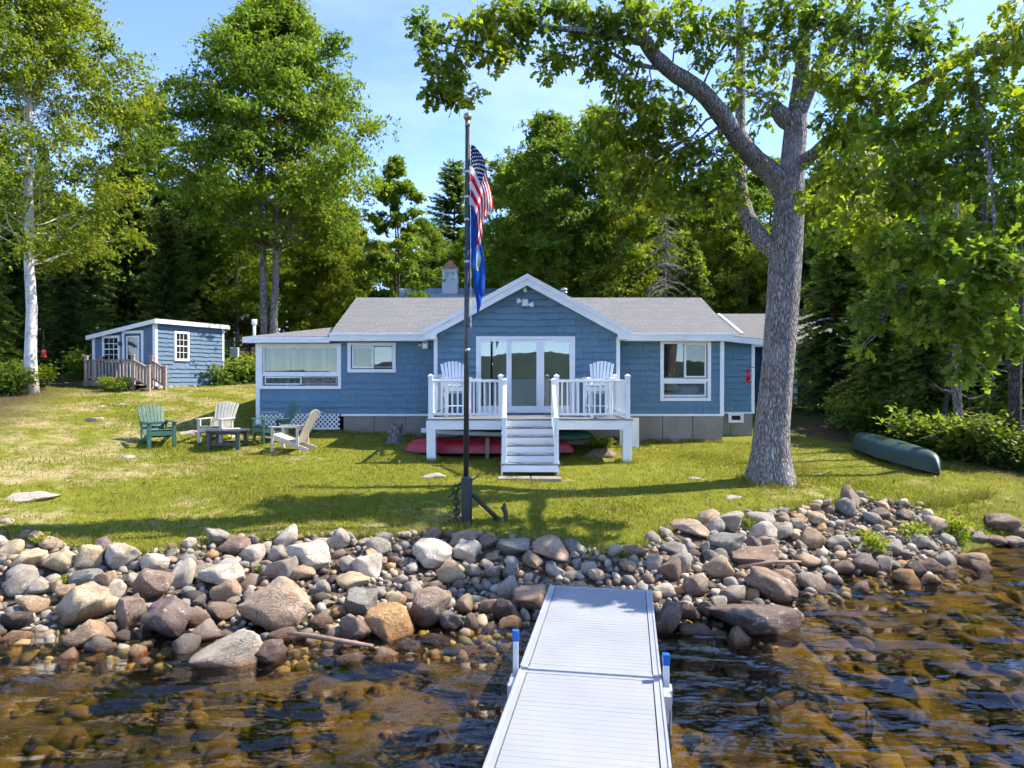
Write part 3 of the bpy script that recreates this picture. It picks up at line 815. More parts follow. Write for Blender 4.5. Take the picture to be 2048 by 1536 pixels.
# concrete foundation, poured in panels
def foundation(x0, x1, y0, y1, ztop, panels):
    xs = np.linspace(x0, x1, panels + 1)
    for a, b in zip(xs[:-1], xs[1:]):
        zb = min(gz(a, y0), gz(b, y0)) - .4
        m = MB(); m.box(a + .006, b - .006, y0, y1, zb, ztop); m.build('foundation_panel', M['concrete'], house, bevel=.008)
foundation(-4.80, GX0 - .05, HY0 + .0, HY0 + .2, 1.86, 3)
foundation(GX1 - .3, HX1, HY0 + .0, HY0 + .2, 1.86, 4)
foundation(GX0, GX1 - .32, GYF + .1, GYF + .3, 1.80, 5)
m = MB(); m.box(HX0 + .1, -4.85, HY0 + .5, HY0 + .55, 1.2, 1.92); m.build('crawl_space_shade', M['void_shade'], house)  # black panel painted in for the shade behind the lattice

# lattice skirt under the corner window
lat = MB(); x0, x1, z0, z1 = -7.17, -4.90, 1.50, 1.96
def clip_line(c, sgn):
    pts = []
    for x in (x0, x1):
        z = sgn * x + c
        if z0 <= z <= z1: pts.append((x, z))
    for z in (z0, z1):
        x = (z - c) / sgn
        if x0 < x < x1: pts.append((x, z))
    return pts
lroot = lat
lattice = MB()
lattice.box(x0, x1, HY0 - .04, HY0 - .015, z1 - .03, z1 + .02); lattice.box(x0, x1, HY0 - .04, HY0 - .015, z0 - .02, z0 + .02)
lo = lattice.build('lattice_skirt', M['white'], house)
for sgn, yy in ((1, HY0 - .03), (-1, HY0 - .02)):
    c = -12.0
    while c < 12.0:
        p = clip_line(c, sgn)
        if len(p) == 2 and abs(p[0][0] - p[1][0]) > .03:
            s_ = MB(); s_.beam((p[0][0], yy, p[0][1]), (p[1][0], yy, p[1][1]), .009, .036, up=(0, 0, 1)); s_.build('lattice_slat', M['white'], lo)
        c += .128

# roofs with UV for the shingle courses
def roof_plane(name, quad, parent, mat, thick=.05):
    """quad: front-left, front-right, back-right, back-left points; slab with UV in metres"""
    q = [Vector(p) for p in quad]; n = (q[1] - q[0]).cross(q[-1] - q[0]).normalized()
    me = bpy.data.meshes.new(name); k = len(q)
    off = wloc(parent); top = [p - off for p in q]; bot = [p - n * thick - off for p in q]
    fs = [tuple(range(k)), tuple(range(k, 2 * k))[::-1]] + [(i, k + i, k + (i + 1) % k, (i + 1) % k) for i in range(k)]
    me.from_pydata([tuple(v) for v in top + bot], [], fs)
    uv = me.uv_layers.new(name='UVMap'); ux = (q[1] - q[0]).normalized(); uy = n.cross(ux)
    for l in me.loops:
        p = (top + bot)[l.vertex_index]; uv.data[l.index].uv = (p.dot(ux), p.dot(uy))
    me.materials.append(mat); me.update()
    o = bpy.data.objects.new(name, me); COL.objects.link(o); o.parent = parent; return o
RX0, RX1, RF, RR, ZE, ZR = -5.1, 6.2, 19.9, 23.3, 4.20, 5.57
roof_plane('roof', [(RX0, RF, ZE), (RX1, RF, ZE), (RX1, RR, ZR), (RX0, RR, ZR)], house, M['roof'])
roof_plane('roof', [(RX1, 2 * RR - RF, ZE), (RX0, 2 * RR - RF, ZE), (RX0, RR, ZR), (RX1, RR, ZR)], house, M['roof'])
m = MB(); m.prism([(HY0 + .1, WALLT), (HYB, WALLT), (RR, ZR - .08)], 'x', RX0 + .1, RX0 + .2); m.prism([(HY0 + .1, WALLT), (HYB, WALLT), (RR, ZR - .08)], 'x', RX1 - .25, RX1 - .15); m.build('gable_end', M['blue'], house)
# corner hip over the wide window
lf = (-7.52, RF, 4.10)
roof_plane('porch_roof', [lf, (RX0, RF, 4.115), (RX0 + .4, 22.4, 4.55), (-5.5, 22.4, 4.55)], house, M['roof'])
roof_plane('porch_roof', [(-7.52, 26, 4.08), lf, (-5.5, 22.4, 4.55), (-5.5, 25, 4.55)], house, M['roof'])
trim('fascia', (-7.54, RX0, RF - .05, RF, 3.93, 4.09)); trim('fascia', (-7.54, -7.52, RF, 26, 3.93, 4.07))
trim('fascia', (RX0, GC - 2.6, RF - .07, RF - .01, 3.98, 4.19))
trim('fascia', (GC + 2.6, RX1, RF - .07, RF - .01, 3.98, 4.19))
trim('drip_edge', (RX0 - .01, GC - 2.5, RF - .095, RF - .072, 4.125, 4.20)); trim('drip_edge', (GC + 2.5, RX1 + .01, RF - .095, RF - .072, 4.125, 4.20))
trim('soffit', (-7.5, GX0, RF, HY0 - .03, 3.98, 4.0)); trim('soffit', (GX1, RX1, RF, HY0 - .03, 3.985, 4.005))
# cross gable over the glass doors
AP, GF, GH = 5.70, 18.86, 2.74
ze = AP - .544 * GH
for s in (-1, 1):
    a = (GC, GF, AP); b = (GC + s * GH, GF, ze); bb = (GC + s * GH, 23.4, ze); ab = (GC, 23.4, AP)
    roof_plane('gable_roof', [b, a, ab, bb] if s < 0 else [a, b, bb, ab], house, M['roof'])
    # rake board in two steps, returning at the eave
    r1 = [(GC, AP - .06), (GC + s * (GH + .01), ze - .06), (GC + s * (GH + .01), ze - .235), (GC + s * (GH - .33), ze - .235), (GC + s * (GH - .33), ze - .10), (GC, AP - .29)]
    m = MB(); m.prism(r1 if s > 0 else r1[::-1], 'y', GF + .01, GF + .06); rk = m.build('rake_board', M['white'], house)
    r2 = [(GC, AP + .012), (GC + s * (GH + .04), ze + .0), (GC + s * (GH + .04), ze - .115), (GC, AP - .115)]
    m = MB(); m.prism(r2 if s > 0 else r2[::-1], 'y', GF - .035, GF + .008); m.build('rake_cap', M['white'], rk)
    m = MB(); m.prism([(GC, AP - .24), (GC + s * (GH - .02), ze - .22), (GC + s * (GH - .02), ze - .24), (GC, AP - .26)], 'y', GF + .06, GYF + .02); m.build('rake_soffit', M['white'], rk)
    e0, e1 = sorted((GC + s * (GH - .34), GC + s * (GH)))
    trim('eave_return', (e0, e1, GF + .06, HY0 - .05, ze - .225, ze - .19)); trim('eave_fascia', (e1 - .02 if s > 0 else e0, e1 if s > 0 else e0 + .02, GF + .06, RF, ze - .19, ze - .06))

# right hand extension with its sloping eave
EXT_Y = 21.6
m = MB(); m.prism([(6.0, 1.90), (7.33, 1.90), (7.33, 4.02), (6.0, 4.16)], 'y', EXT_Y, EXT_Y + .14); m.box(7.2, 7.33, EXT_Y + .14, 27, 1.9, 4.0); wx = m.build('extension_wall', M['blue'], house)
tag(shingle_mesh('shingle_siding', shingle_rows(6.0, 7.28, 1.92, lambda x: 4.14 - .1 * (x - 6), [], seed=8), EXT_Y, M['blue'], wx), kind='stuff')
trim('corner_board', (7.27, 7.37, EXT_Y - .045, EXT_Y + .1, 1.90, 4.0))
trim('base_board', (6.0, 7.37, EXT_Y - .05, EXT_Y - .004, 1.86, 1.91))
m = MB(); m.beam((6.1, 21.27, 4.16), (7.52, 21.27, 4.0), .05, .17); m.build('fascia', M['white'], house)
roof_plane('extension_roof', [(6.1, 21.25, 4.26), (7.54, 21.25, 4.10), (7.54, 27, 4.16), (6.1, 27, 4.9)], house, M['roof'])
m = MB(); m.beam((6.93, 21.4, 4.27), (7.12, 24.5, 5.12), .09, .07); m.build('rake_board', M['white'], house)
foundation(6.0, 7.33, EXT_Y + .02, EXT_Y + .2, 1.86, 2)
vx = at(1472, 836, EXT_Y - .02)
m = MB(); wall_with_holes(m, vx.x - .23, vx.x + .23, EXT_Y - .05, EXT_Y + .018, vx.z - .14, vx.z + .14, [(vx.x - .14, vx.x + .14, vx.z - .06, vx.z + .075)]); vent = m.build('foundation_vent', M['white'], house)
m = MB(); m.box(vx.x - .15, vx.x + .15, EXT_Y + .0, EXT_Y + .019, vx.z - .07, vx.z + .085); m.build('vent_shade', M['void_shade'], vent)  # black plate in place of the shaded hole in the vent

# windows
def frame_rect(m, x0, x1, z0, z1, y0, y1, w, wb=None):
    wb = wb or w
    m.box(x0, x0 + w, y0, y1, z0, z1); m.box(x1 - w, x1, y0, y1, z0, z1); m.box(x0 + w, x1 - w, y0, y1, z1 - w, z1); m.box(x0 + w, x1 - w, y0, y1, z0, z0 + wb)
def window(w, y, panes, mulls=(), name='window', lab=None, casing=.095, glass='glass', parent=house):
    m = MB(); frame_rect(m, w[0], w[1], w[2], w[3], y - .055, y + .05, casing, casing)
    wo = m.build(name, M['white'], parent, bevel=.006)
    if lab: wo['label'] = lab
    for (x0, x1, z0, z1, fr, g, dy) in panes:
        s_ = MB(); frame_rect(s_, x0 - fr, x1 + fr, z0 - fr, z1 + fr, y - .02 + dy, y + .03 + dy, fr)
        sm = 'white' if g == 'glass' else 'steel'
        s_.build('sash', M[sm] if g == 'glass' else M['screen_frame'], wo)
        p = MB(); p.box(x0, x1, y + .002 + dy, y + .008 + dy, z0, z1); p.build('pane', M[g], wo)
    for b in mulls:
        q = MB(); q.box(b[0], b[1], y - .04, y + .03, b[2], b[3]); q.build('mullion', M['white'], wo, bevel=.004)
    return wo
M['screen_frame'] = simple('screen_frame', (.30, .31, .32), (.26, .27, .28), 4, .5)
def wx_(px, Z): return (px - 1024) * Z / FPX
def wz_(py, Z): return CAMZ + (HORIZON - py) * Z / FPX
Z = HY0
a = WIN['a']
window(a, HY0, [(wx_(530, Z), wx_(674, Z), wz_(744, Z), wz_(696, Z), .045, 'glass', 0), (wx_(532, Z), wx_(601, Z), wz_(767, Z), wz_(756, Z), .03, 'glass', 0), (wx_(604, Z), wx_(672, Z), wz_(767, Z), wz_(756, Z), .03, 'glass_dim', .012)],
       [(a[0] + .09, a[1] - .09, wz_(753, Z), wz_(746, Z))], lab='wide corner window with hanging strips of curtain')
window(WIN['b'], HY0, [(wx_(708, Z), wx_(744, Z), wz_(733, Z), wz_(696, Z), .05, 'glass', 0), (wx_(748, Z), wx_(784, Z), wz_(733, Z), wz_(694, Z), .035, 'glass_dim', .014)], [(wx_(744.5, Z), wx_(748, Z), wz_(737, Z), wz_(692, Z))])
c = WIN['c']
window(c, HY0, [(wx_(1328, Z), wx_(1367, Z), wz_(755, Z), wz_(686, Z), .035, 'glass_dim', .014), (wx_(1372, Z), wx_(1409, Z), wz_(752, Z), wz_(690, Z), .045, 'glass', 0), (wx_(1328, Z), wx_(1409, Z), wz_(790, Z), wz_(767, Z), .045, 'glass', 0)],
       [(c[0] + .09, c[1] - .09, wz_(764, Z), wz_(757, Z)), (wx_(1368, Z), wx_(1371, Z), wz_(756, Z), wz_(684, Z))])
# glass sliding door of three leaves
Z = GYF; d = DOOR
m = MB(); frame_rect(m, d[0], d[1], d[2], d[3], GYF - .055, GYF + .08, .075, .07); dr = m.build('glass_door', M['white'], house, bevel=.006)
leaf_x = [(962, 1013), (1023, 1073), (1088, 1139)]
edges = [952.5, 1018, 1080.5, 1149.5]
for k, (p0, p1) in enumerate(leaf_x):
    x0, x1 = wx_(p0, Z), wx_(p1, Z); z0, z1 = wz_(812, Z), wz_(683, Z)
    e0, e1 = max(wx_(edges[k], Z), d[0] + .06), min(wx_(edges[k + 1], Z), d[1] - .06)
    dy = .03 if k == 1 else 0
    s_ = MB(); s_.box(e0, x0, GYF - .03 + dy, GYF + .02 + dy, d[2] + .06, d[3] - .06); s_.box(x1, e1, GYF - .03 + dy, GYF + .02 + dy, d[2] + .06, d[3] - .06)
    s_.box(x0, x1, GYF - .03 + dy, GYF + .02 + dy, z1, d[3] - .06); s_.box(x0, x1, GYF - .03 + dy, GYF + .02 + dy, d[2] + .06, z0); s_.build('door_leaf', M['white'], dr)
    p = MB(); p.box(x0, x1, GYF + dy - .002, GYF + .004 + dy, z0, z1); p.build('pane', M['glass_door'], dr)
m = MB(); m.box(wx_(957, Z), wx_(957, Z) + .03, GYF - .075, GYF - .035, 2.85, 3.1); m.build('door_handle', M['white_old'], dr)
# curtains inside the corner window
cc = [(.42, .52, .50), (.20, .30, .29), (.15, .11, .08), (.50, .55, .54), (.26, .37, .36), (.07, .10, .09)]
x = -7.0; k = 0
cur = empty('window_curtain', (-6, HY0 + .4, 2.4)); cur.parent = house; cur.location = Vector((-6, HY0 + .4, 2.4)) - wloc(house)
cm = [simple('curtain_%s' % n, c_) for n, c_ in zip('abcdef', cc)]
while x < -5.05:
    w = random.uniform(.07, .17); m = MB(); pts = []
    for j in range(5): pts.append((x + w * j / 4, HY0 + .42 + .03 * math.sin(j * 2.2 + k)))
    for (xa, ya), (xb, yb) in zip(pts[:-1], pts[1:]): m.add([(xa, ya, 2.55), (xb, yb, 2.55), (xb, yb, 3.95), (xa, ya, 3.95)], [(0, 1, 2, 3)])
    m.build('curtain_strip', cm[k % 6], cur); x += w + random.uniform(.0, .10); k += 1
# a bed seen through the right hand window
linen = simple('white_linen', (.70, .68, .68), (.6, .58, .58), 5, .9, .2, 12)
bed = empty('bed', (4.95, HY0 + 1.0, 1.95), 0, 'white bed with pillow inside the tall right window', 'bed')
m = MB(); m.box(4.0, 5.8, HY0 + .35, HY0 + 2.2, 2.2, 2.52); m.build('mattress', linen, bed, bevel=.08)
m = MB(); m.box(4.0, 5.8, HY0 + .38, HY0 + 2.2, 1.95, 2.2); m.build('bed_frame', M['brown_wood'], bed)
m = MB(); m.obox((5.15, HY0 + .6, 2.62), .62, .34, .2, Euler((.2, 0, .1)).to_matrix()); m.build('pillow', linen, bed, True, .08)
m = MB(); m.add([(4.25, HY0 + .3, 2.3), (4.25, HY0 + .3, 3.95), (4.9, HY0 + .34, 3.95), (4.45, HY0 + .34, 2.9)], [(0, 1, 2, 3)]); m.add([(4.3, HY0 + .31, 3.3), (4.3, HY0 + .31, 2.6), (4.9, HY0 + .33, 2.6)], [(0, 1, 2)]); m.build('window_drape', cm[0], house)

# fittings on the walls: floodlights and camera
def dome(m, c, r, d, n=12, depth=1.0):
    c = Vector(c); d = Vector(d).normalized(); rings = []
    pts = [c + d * (r * depth * math.sin(t)) for t in np.linspace(0, math.pi / 2 * .98, 5)]; rad = [r * math.cos(t) for t in np.linspace(0, math.pi / 2 * .98, 5)]
    m.tube(pts, rad, n)
lamp = empty('floodlight', at(1050, 606, GYF - .03), 0, 'white twin headed floodlight below the gable peak', 'floodlight')
c = at(1050, 606, GYF - .05)
m = MB(); m.box(c.x - .085, c.x + .085, GYF - .07, GYF - .02, c.z - .10, c.z + .10); m.build('housing', M['white'], lamp, bevel=.02)
for s, dz in ((-1, .04), (1, -.06)):
    m = MB(); m.tube([(c.x + s * .06, GYF - .07, c.z + dz * .5), (c.x + s * .12, GYF - .11, c.z + dz)], .022); m.build('arm', M['white'], lamp, True)
    m = MB(); p = Vector((c.x + s * .12, GYF - .11, c.z + dz)); q = Vector((c.x + s * .215, GYF - .2, c.z + dz * 1.1)); m.tube([p, (p + q) / 2, q], [.04, .065, .082], 14); m.build('lamp_head', M['white'], lamp, True)
    m = MB(); m.tube([q + (q - p) * .02, q + (q - p) * .05], [.07, .066], 14); m.build('lens', M['steel'], lamp, True)
m = MB(); m.box(c.x - .055, c.x + .055, GYF - .09, GYF - .07, c.z - .14, c.z - .09); m.build('motion_sensor', M['charcoal'], lamp)
c = at(1051, 580, GYF - .05); kam = empty('security_camera', c, 0, 'small white dome camera at the top of the gable', 'camera')
m = MB(); dome(m, (c.x, GYF - .03, c.z), .075, (0, -1, 0), 14, 1.2); m.build('camera_body', M['white'], kam, True)
m = MB(); dome(m, (c.x + .035, GYF - .075, c.z), .042, (.4, -1, -.1), 12, 1.1); m.build('lens', M['charcoal'], kam, True)
c = at(851, 691, HY0 - .05); fl = empty('wall_floodlight', c, 0, 'small white floodlight under the eave left of the gable', 'floodlight')
m = MB(); m.box(c.x - .09, c.x + .09, HY0 - .11, HY0 - .028, c.z - .10, c.z + .10); m.build('housing', M['white'], fl, bevel=.03)
m = MB(); m.box(c.x - .06, c.x + .06, HY0 - .125, HY0 - .11, c.z - .06, c.z + .05); m.build('lens', M['steel'], fl, bevel=.01)
m = MB(); m.tube([(c.x - .09, HY0 - .09, c.z), (c.x - .16, HY0 - .15, c.z + .01)], [.03, .04]); m.build('lamp_head', M['white'], fl, True)
# steel flue and plastic vent
fx = at(1128, 590, 23.8); fp = empty('chimney_flue', fx, 0, 'short round steel flue with rain cap above the roof ridge', 'chimney')
m = MB(); m.tube([(fx.x, 23.8, 4.9), (fx.x, 23.8, 5.86)], .085, 14); m.build('pipe', M['steel'], fp, True)
m = MB(); m.tube([(fx.x, 23.8, 5.86), (fx.x, 23.8, 5.89), (fx.x, 23.8, 5.95)], [.11, .15, .05], 14); m.tube([(fx.x, 23.8, 5.78), (fx.x, 23.8, 5.82)], [.13, .11], 14); m.build('rain_cap', M['steel'], fp, True)
fx = at(497, 660, 20.4); fp = empty('vent_pipe', fx, 0, 'thin white vent pipe with flared top at the roof corner', 'pipe')
m = MB(); m.tube([(fx.x + .1, 20.6, 4.0), (fx.x + .1, 20.6, 4.46)], .045, 10); m.build('pipe', M['white'], fp, True)
m = MB(); m.tube([(fx.x + .1, 20.6, 4.46), (fx.x + .1, 20.6, 4.5), (fx.x + .1, 20.6, 4.64)], [.05, .075, .08], 10); m.build('flared_top', M['white'], fp, True)
m = MB(); m.tube([at(833, 808, HY0 - .04), at(834, 818, HY0 - .05), at(838, 822, HY0 - .06), at(856, 823, HY0 - .06)], .016, 6)
tag(m.build('water_pipe', simple('yellow_pipe', (.32, .28, .12), (.25, .22, .1), 4, .5), None, True), 'thin yellow pipe coming out of the wall beside the deck', 'pipe')

# ------------------------------------------------------------------ right hand wing (dark vinyl) with white door
wing = empty('rear_wing', (11.5, 29, 1.8), 0, 'dark blue clapboard wing with white door behind the oak', 'building')
m = MB(); wall_with_holes(m, 7.4, 14.2, 29.0, 29.15, 1.6, 4.4, []); wgw = m.build('wall', M['blue_dark'], wing)
zz = 1.85
while zz < 4.35:
    m = MB(); m.add([(7.4, 28.965, zz), (14.2, 28.965, zz), (14.2, 28.995, zz + .125), (7.4, 28.995, zz + .125), (7.4, 29.0, zz), (14.2, 29.0, zz)], [(0, 1, 2, 3), (0, 4, 5, 1)]); m.build('clapboard', M['blue_dark'], wgw); zz += .125
roof_plane('roof', [(7.2, 28.6, 4.35), (14.5, 28.6, 4.35), (14.5, 32.2, 5.82), (7.2, 32.2, 5.82)], wing, M['roof'])
roof_plane('roof', [(14.5, 35.8, 4.35), (7.2, 35.8, 4.35), (7.2, 32.2, 5.82), (14.5, 32.2, 5.82)], wing, M['roof'])
trim('fascia', (7.2, 14.5, 28.57, 28.6, 4.17, 4.33), parent=wing)
dx0, dx1 = wx_(1571, 29), wx_(1587, 29)
m = MB(); m.box(dx0 - .5, dx1, 28.93, 28.99, 1.9, 3.92); wd = m.build('door', M['white'], wing); m = MB(); m.box(dx1 + .0, dx1 + .12, 28.90, 28.995, 1.82, 4.02); m.build('door_casing', M['white'], wing)
m = MB(); m.tube([(dx1 - .07, 28.93, 2.9), (dx1 - .07, 28.87, 2.9)], [.02, .035], 10); m.build('door_knob', M['charcoal'], wd, True)

# ------------------------------------------------------------------ barn behind, with cupola
metal = NT('standing_seam'); v_ = metal.coord('Object')
M['metal_roof'] = metal.done(metal.principled(metal.ramp(metal.noise(v_, 1.2, 4), [(.3, (.19, .235, .29)), (.7, (.25, .29, .34))]), .45, None, .35))
M['metal_pale'] = simple('pale_metal', (.44, .47, .50), (.38, .41, .44), 2, .4, metal=.3)
barn = empty('barn', (0, 42, 3.2), 0, 'grey metal roofed barn behind the cottage roof', 'barn')
bx0, bx1 = wx_(787, 41), wx_(1120, 41); bzr = wz_(577, 42)
m = MB(); m.prism([(38.6, 3), (45.4, 3), (45.4, 6.3), (42, bzr - .1), (38.6, 6.3)], 'x', bx0 + .3, bx1 - .3); m.build('wall', M['blue_shed'], barn)
bs = (bzr - 6.1) / 3.8
for s in (-1, 1):
    roof_plane('roof', [(bx0, 42 - 3.8, 6.1), (bx1, 42 - 3.8, 6.1), (bx1, 42, bzr), (bx0, 42, bzr)] if s < 0 else [(bx1, 42 + 3.8, 6.1), (bx0, 42 + 3.8, 6.1), (bx0, 42, bzr), (bx1, 42, bzr)], barn, M['metal_roof'], .06)
xx = bx0 + .2
while xx < bx1:
    m = MB(); m.beam((xx, 38.2, 6.13), (xx, 42, bzr + .02), .03, .05); m.build('roof_seam', M['metal_roof'], barn); xx += .42
q0, q1 = wx_(840, 39.5), wx_(986, 39.5); zt = wz_(588, 40.6)
roof_plane('dormer_roof', [(q0, 38.0, zt - .45), (q1, 38.0, zt - .45), (q1, 40.6, zt), (q0 + .3, 40.6, zt)], barn, M['metal_pale'], .06)
xx = q0 + .25
while xx < q1: m = MB(); m.beam((xx + .12, 38.0, zt - .44), (xx + .2, 40.6, zt + .01), .03, .05); m.build('roof_seam', M['metal_pale'], barn); xx += .42
m = MB(); m.box(q0 + .2, q1 - .2, 38.1, 40, 5.5, zt - .5); m.build('dormer_wall', M['blue_shed'], barn)
cup = empty('cupola', at(901, 597, 41.3), 0, 'white louvred cupola with copper roof on the barn ridge', 'cupola')
cX = wx_(901, 41.3); z0 = wz_(590, 41.3); z1 = wz_(565, 41.3); z2 = wz_(543, 41.3); z3 = wz_(527, 41.3); hw = .45
m = MB(); m.box(cX - hw, cX + hw, 41.3 - hw, 41.3 + hw, z0 - .5, z1); cb = m.build('base', M['white'], cup)
for k in range(7): m = MB(); xk = cX - hw + .06 + k * .13; m.box(xk, xk + .02, 41.3 - hw - .02, 41.3 - hw, z0 - .4, z1 - .03); m.build('batten', M['white_old'], cb)
m = MB(); m.box(cX - hw - .05, cX + hw + .05, 41.3 - hw - .05, 41.3 + hw + .05, z1, z1 + .07)
for sx in (-1, 1):
    for sy in (-1, 1): m.box(cX + sx * .36 - .07, cX + sx * .36 + .07, 41.3 + sy * .36 - .07, 41.3 + sy * .36 + .07, z1 + .07, z2)
m.box(cX - .43, cX + .43, 40.88, 41.72, z2 - .1, z2); m.box(cX - hw - .06, cX + hw + .06, 40.8, 41.8, z2, z2 + .06); m.build('lantern', M['white'], cup)
m = MB(); m.box(cX - .3, cX + .3, 40.93, 40.94, z1 + .07, z2 - .1); m.box(cX - .3, cX + .3, 41.66, 41.67, z1 + .07, z2 - .1); pn = m.build('pane', M['glass'], cup)
m = MB(); m.box(cX - .01, cX + .01, 40.91, 40.929, z1 + .07, z2 - .1); m.box(cX - .3, cX + .3, 40.912, 40.927, (z1 + z2) / 2, (z1 + z2) / 2 + .02); m.build('muntin', M['white'], pn)
m = MB(); k = .52; zb = z2 + .06
m.add([(cX - k, 41.3 - k, zb), (cX + k, 41.3 - k, zb), (cX + k, 41.3 + k, zb), (cX - k, 41.3 + k, zb), (cX - .2, 41.1, zb + .42), (cX + .2, 41.1, zb + .42), (cX + .2, 41.5, zb + .42), (cX - .2, 41.5, zb + .42), (cX, 41.3, zb + .62)],
      [(3, 2, 1, 0), (0, 1, 5, 4), (1, 2, 6, 5), (2, 3, 7, 6), (3, 0, 4, 7), (4, 5, 8), (5, 6, 8), (6, 7, 8), (7, 4, 8)]); m.build('copper_cap', M['copper'], cup)
m = MB(); m.tube([(cX, 41.3, zb + .6), (cX, 41.3, zb + 1.1)], .02, 6); m.tube([(cX - .22, 41.3, zb + .95), (cX + .22, 41.3, zb + .95)], .015, 6); m.build('weathervane', M['charcoal'], cup)

# ------------------------------------------------------------------ the small shed on the left
SC = Vector((-13.2, 26.3)); SR = Vector((-12.0, 29.5)); dirR = (SR - SC).normalized(); dirL = Vector((-dirR.y, dirR.x))
LR, LL = 3.42, 3.14
SB = 2.62; TH, TL = 5.02, 4.50
shed = empty('garden_shed', (SC.x, SC.y, 2.5), 0, 'small blue shingled shed with sloping roof and porch on the hill', 'shed')
def sp(a, b, z, o=0.0):
    """a metres along the right face, b along the door face, o outwards"""
    p = SC + dirR * a + dirL * b
    return Vector((p.x, p.y, z))
def face_R(u, o, z): p = SC + dirR * u - dirL * o; return (p.x, p.y, z)      # outward is -dirL
def face_L(u, o, z): p = SC + dirL * u - dirR * o; return (p.x, p.y, z)
def fbox(m, face, u0, u1, o0, o1, z0, z1):
    v_ = [face(u, o, z) for z in (z0, z1) for (u, o) in ((u0, o0), (u1, o0), (u1, o1), (u0, o1))]
    return m.add(v_, [(0, 3, 2, 1), (4, 5, 6, 7), (0, 1, 5, 4), (1, 2, 6, 5), (2, 3, 7, 6), (3, 0, 4, 7)])
tl = lambda b: TH + (TL - TH) * b / LL
m = MB(); m.add([sp(0, 0, SB), sp(LR, 0, SB), sp(LR, LL, SB), sp(0, LL, SB), sp(0, 0, TH), sp(LR, 0, TH), sp(LR, LL, TL), sp(0, LL, TL)],
                [(0, 1, 5, 4), (1, 2, 6, 5), (2, 3, 7, 6), (3, 0, 4, 7), (4, 5, 6, 7)]); sw = m.build('wall', M['blue_shed'], shed)
rR = shingle_rows(.06, LR - .06, SB, lambda x: TH - .02, [(.82, 1.62, 3.55, 4.75)], .165, seed=11)
tag(shingle_mesh('shingle_siding', rR, 0, M['blue_shed'], sw, frame=lambda v: face_R(v[0], -v[1], v[2])), kind='stuff')
rL = shingle_rows(.06, LL - .06, SB, lambda x: tl(x) - .02, [(.55, 1.62, 2.6, 4.72), (1.72, 2.66, 3.5, 4.55)], .165, seed=12)
m = MB(); r_ = random.Random(3)
for (x, z, w, h) in rL:
    u = r_.choice(UNIT); m.add([face_L(x + a * w, -b * .02, z + c * h) for a, b, c in u.v], [f[::-1] for f in u.f])
tag(m.build('shingle_siding', M['blue_shed'], sw), kind='stuff')
def fpart(name, face, boxes, mat, parent):
    m = MB(); [fbox(m, face, *b) for b in boxes]; return m.build(name, M[mat], parent)
fpart('corner_board', face_R, [(-.03, .07, -.01, .04, SB, TH)], 'white', shed); fpart('corner_board', face_L, [(-.028, .09, -.01, .045, SB, TH)], 'white', shed)
fpart('corner_board', face_R, [(LR - .08, LR + .02, -.01, .04, SB, TH)], 'white', shed); fpart('corner_board', face_L, [(LL - .1, LL + .02, -.01, .045, SB, TL)], 'white', shed)
ov = .18
rc = [sp(-ov, -ov, TH + .10), sp(LR + ov, -ov, TH + .10), sp(LR + ov, LL + ov, TL + .06), sp(-ov, LL + ov, TL + .06)]
roof_plane('roof', rc, shed, M['roof'], .04)
def edge(a, b, w=.03, h=.15):
    m = MB(); m.beam(Vector(a) - Vector((0, 0, .1)), Vector(b) - Vector((0, 0, .1)), w, h); m.build('fascia', M['white'], shed)
edge(rc[0], rc[1]); edge(rc[3], rc[0]); edge(rc[1], rc[2]); edge(rc[2], rc[3])
def shed_window(face, u0, u1, z0, z1, cols_, rows):
    f = fpart('window', face, [(u0, u0 + .09, 0, .05, z0, z1), (u1 - .09, u1, 0, .05, z0, z1), (u0 + .09, u1 - .09, 0, .05, z1 - .09, z1), (u0 + .09, u1 - .09, 0, .055, z0, z0 + .09)], 'white', shed)
    fpart('pane', face, [(u0 + .09, u1 - .09, .012, .016, z0 + .09, z1 - .09)], 'glass_dark', f)
    bars = [(u0 + .09 + (u1 - u0 - .18) * k / cols_ - .009, u0 + .09 + (u1 - u0 - .18) * k / cols_ + .009, .018, .026, z0 + .09, z1 - .09) for k in range(1, cols_)]
    bars += [(u0 + .09, u1 - .09, .0185, .0265, z0 + .09 + (z1 - z0 - .18) * k / rows - (.009 if k != rows // 2 else .02), z0 + .09 + (z1 - z0 - .18) * k / rows + (.009 if k != rows // 2 else .02)) for k in range(1, rows)]
    fpart('muntin', face, bars, 'white', f)
gd = NT('dark_pane'); M['glass_dark'] = gd.done(gd.principled((.02, .024, .026), .05, None, 0, .8))
shed_window(face_R, .85, 1.58, 3.58, 4.72, 3, 4)
shed_window(face_L, 1.74, 2.64, 3.52, 4.53, 3, 4)
M["blue_door"] = simple("door_blue", (.035, .10, .17), (.03, .085, .15), 3, .5)
dl = fpart("door", face_L, [(.66, 1.50, 0, .03, 2.82, 4.6)], "blue_door", shed)
fpart('door_casing', face_L, [(.56, .66, 0, .05, 2.82, 4.7), (1.50, 1.61, 0, .05, 2.82, 4.7), (.66, 1.50, 0, .05, 4.6, 4.7)], 'white', shed)
f = fpart('door_glass_frame', face_L, [(.76, .82, .03, .045, 3.5, 4.5), (1.34, 1.40, .03, .045, 3.5, 4.5), (.82, 1.34, .03, .045, 4.44, 4.5), (.82, 1.34, .03, .045, 3.5, 3.56)], 'white', dl)
fpart('pane', face_L, [(.82, 1.34, .031, .035, 3.56, 4.44)], 'glass_dark', dl)
fpart('porch_lamp', face_L, [(1.64, 1.71, .02, .14, 4.15, 4.3)], 'charcoal', shed)
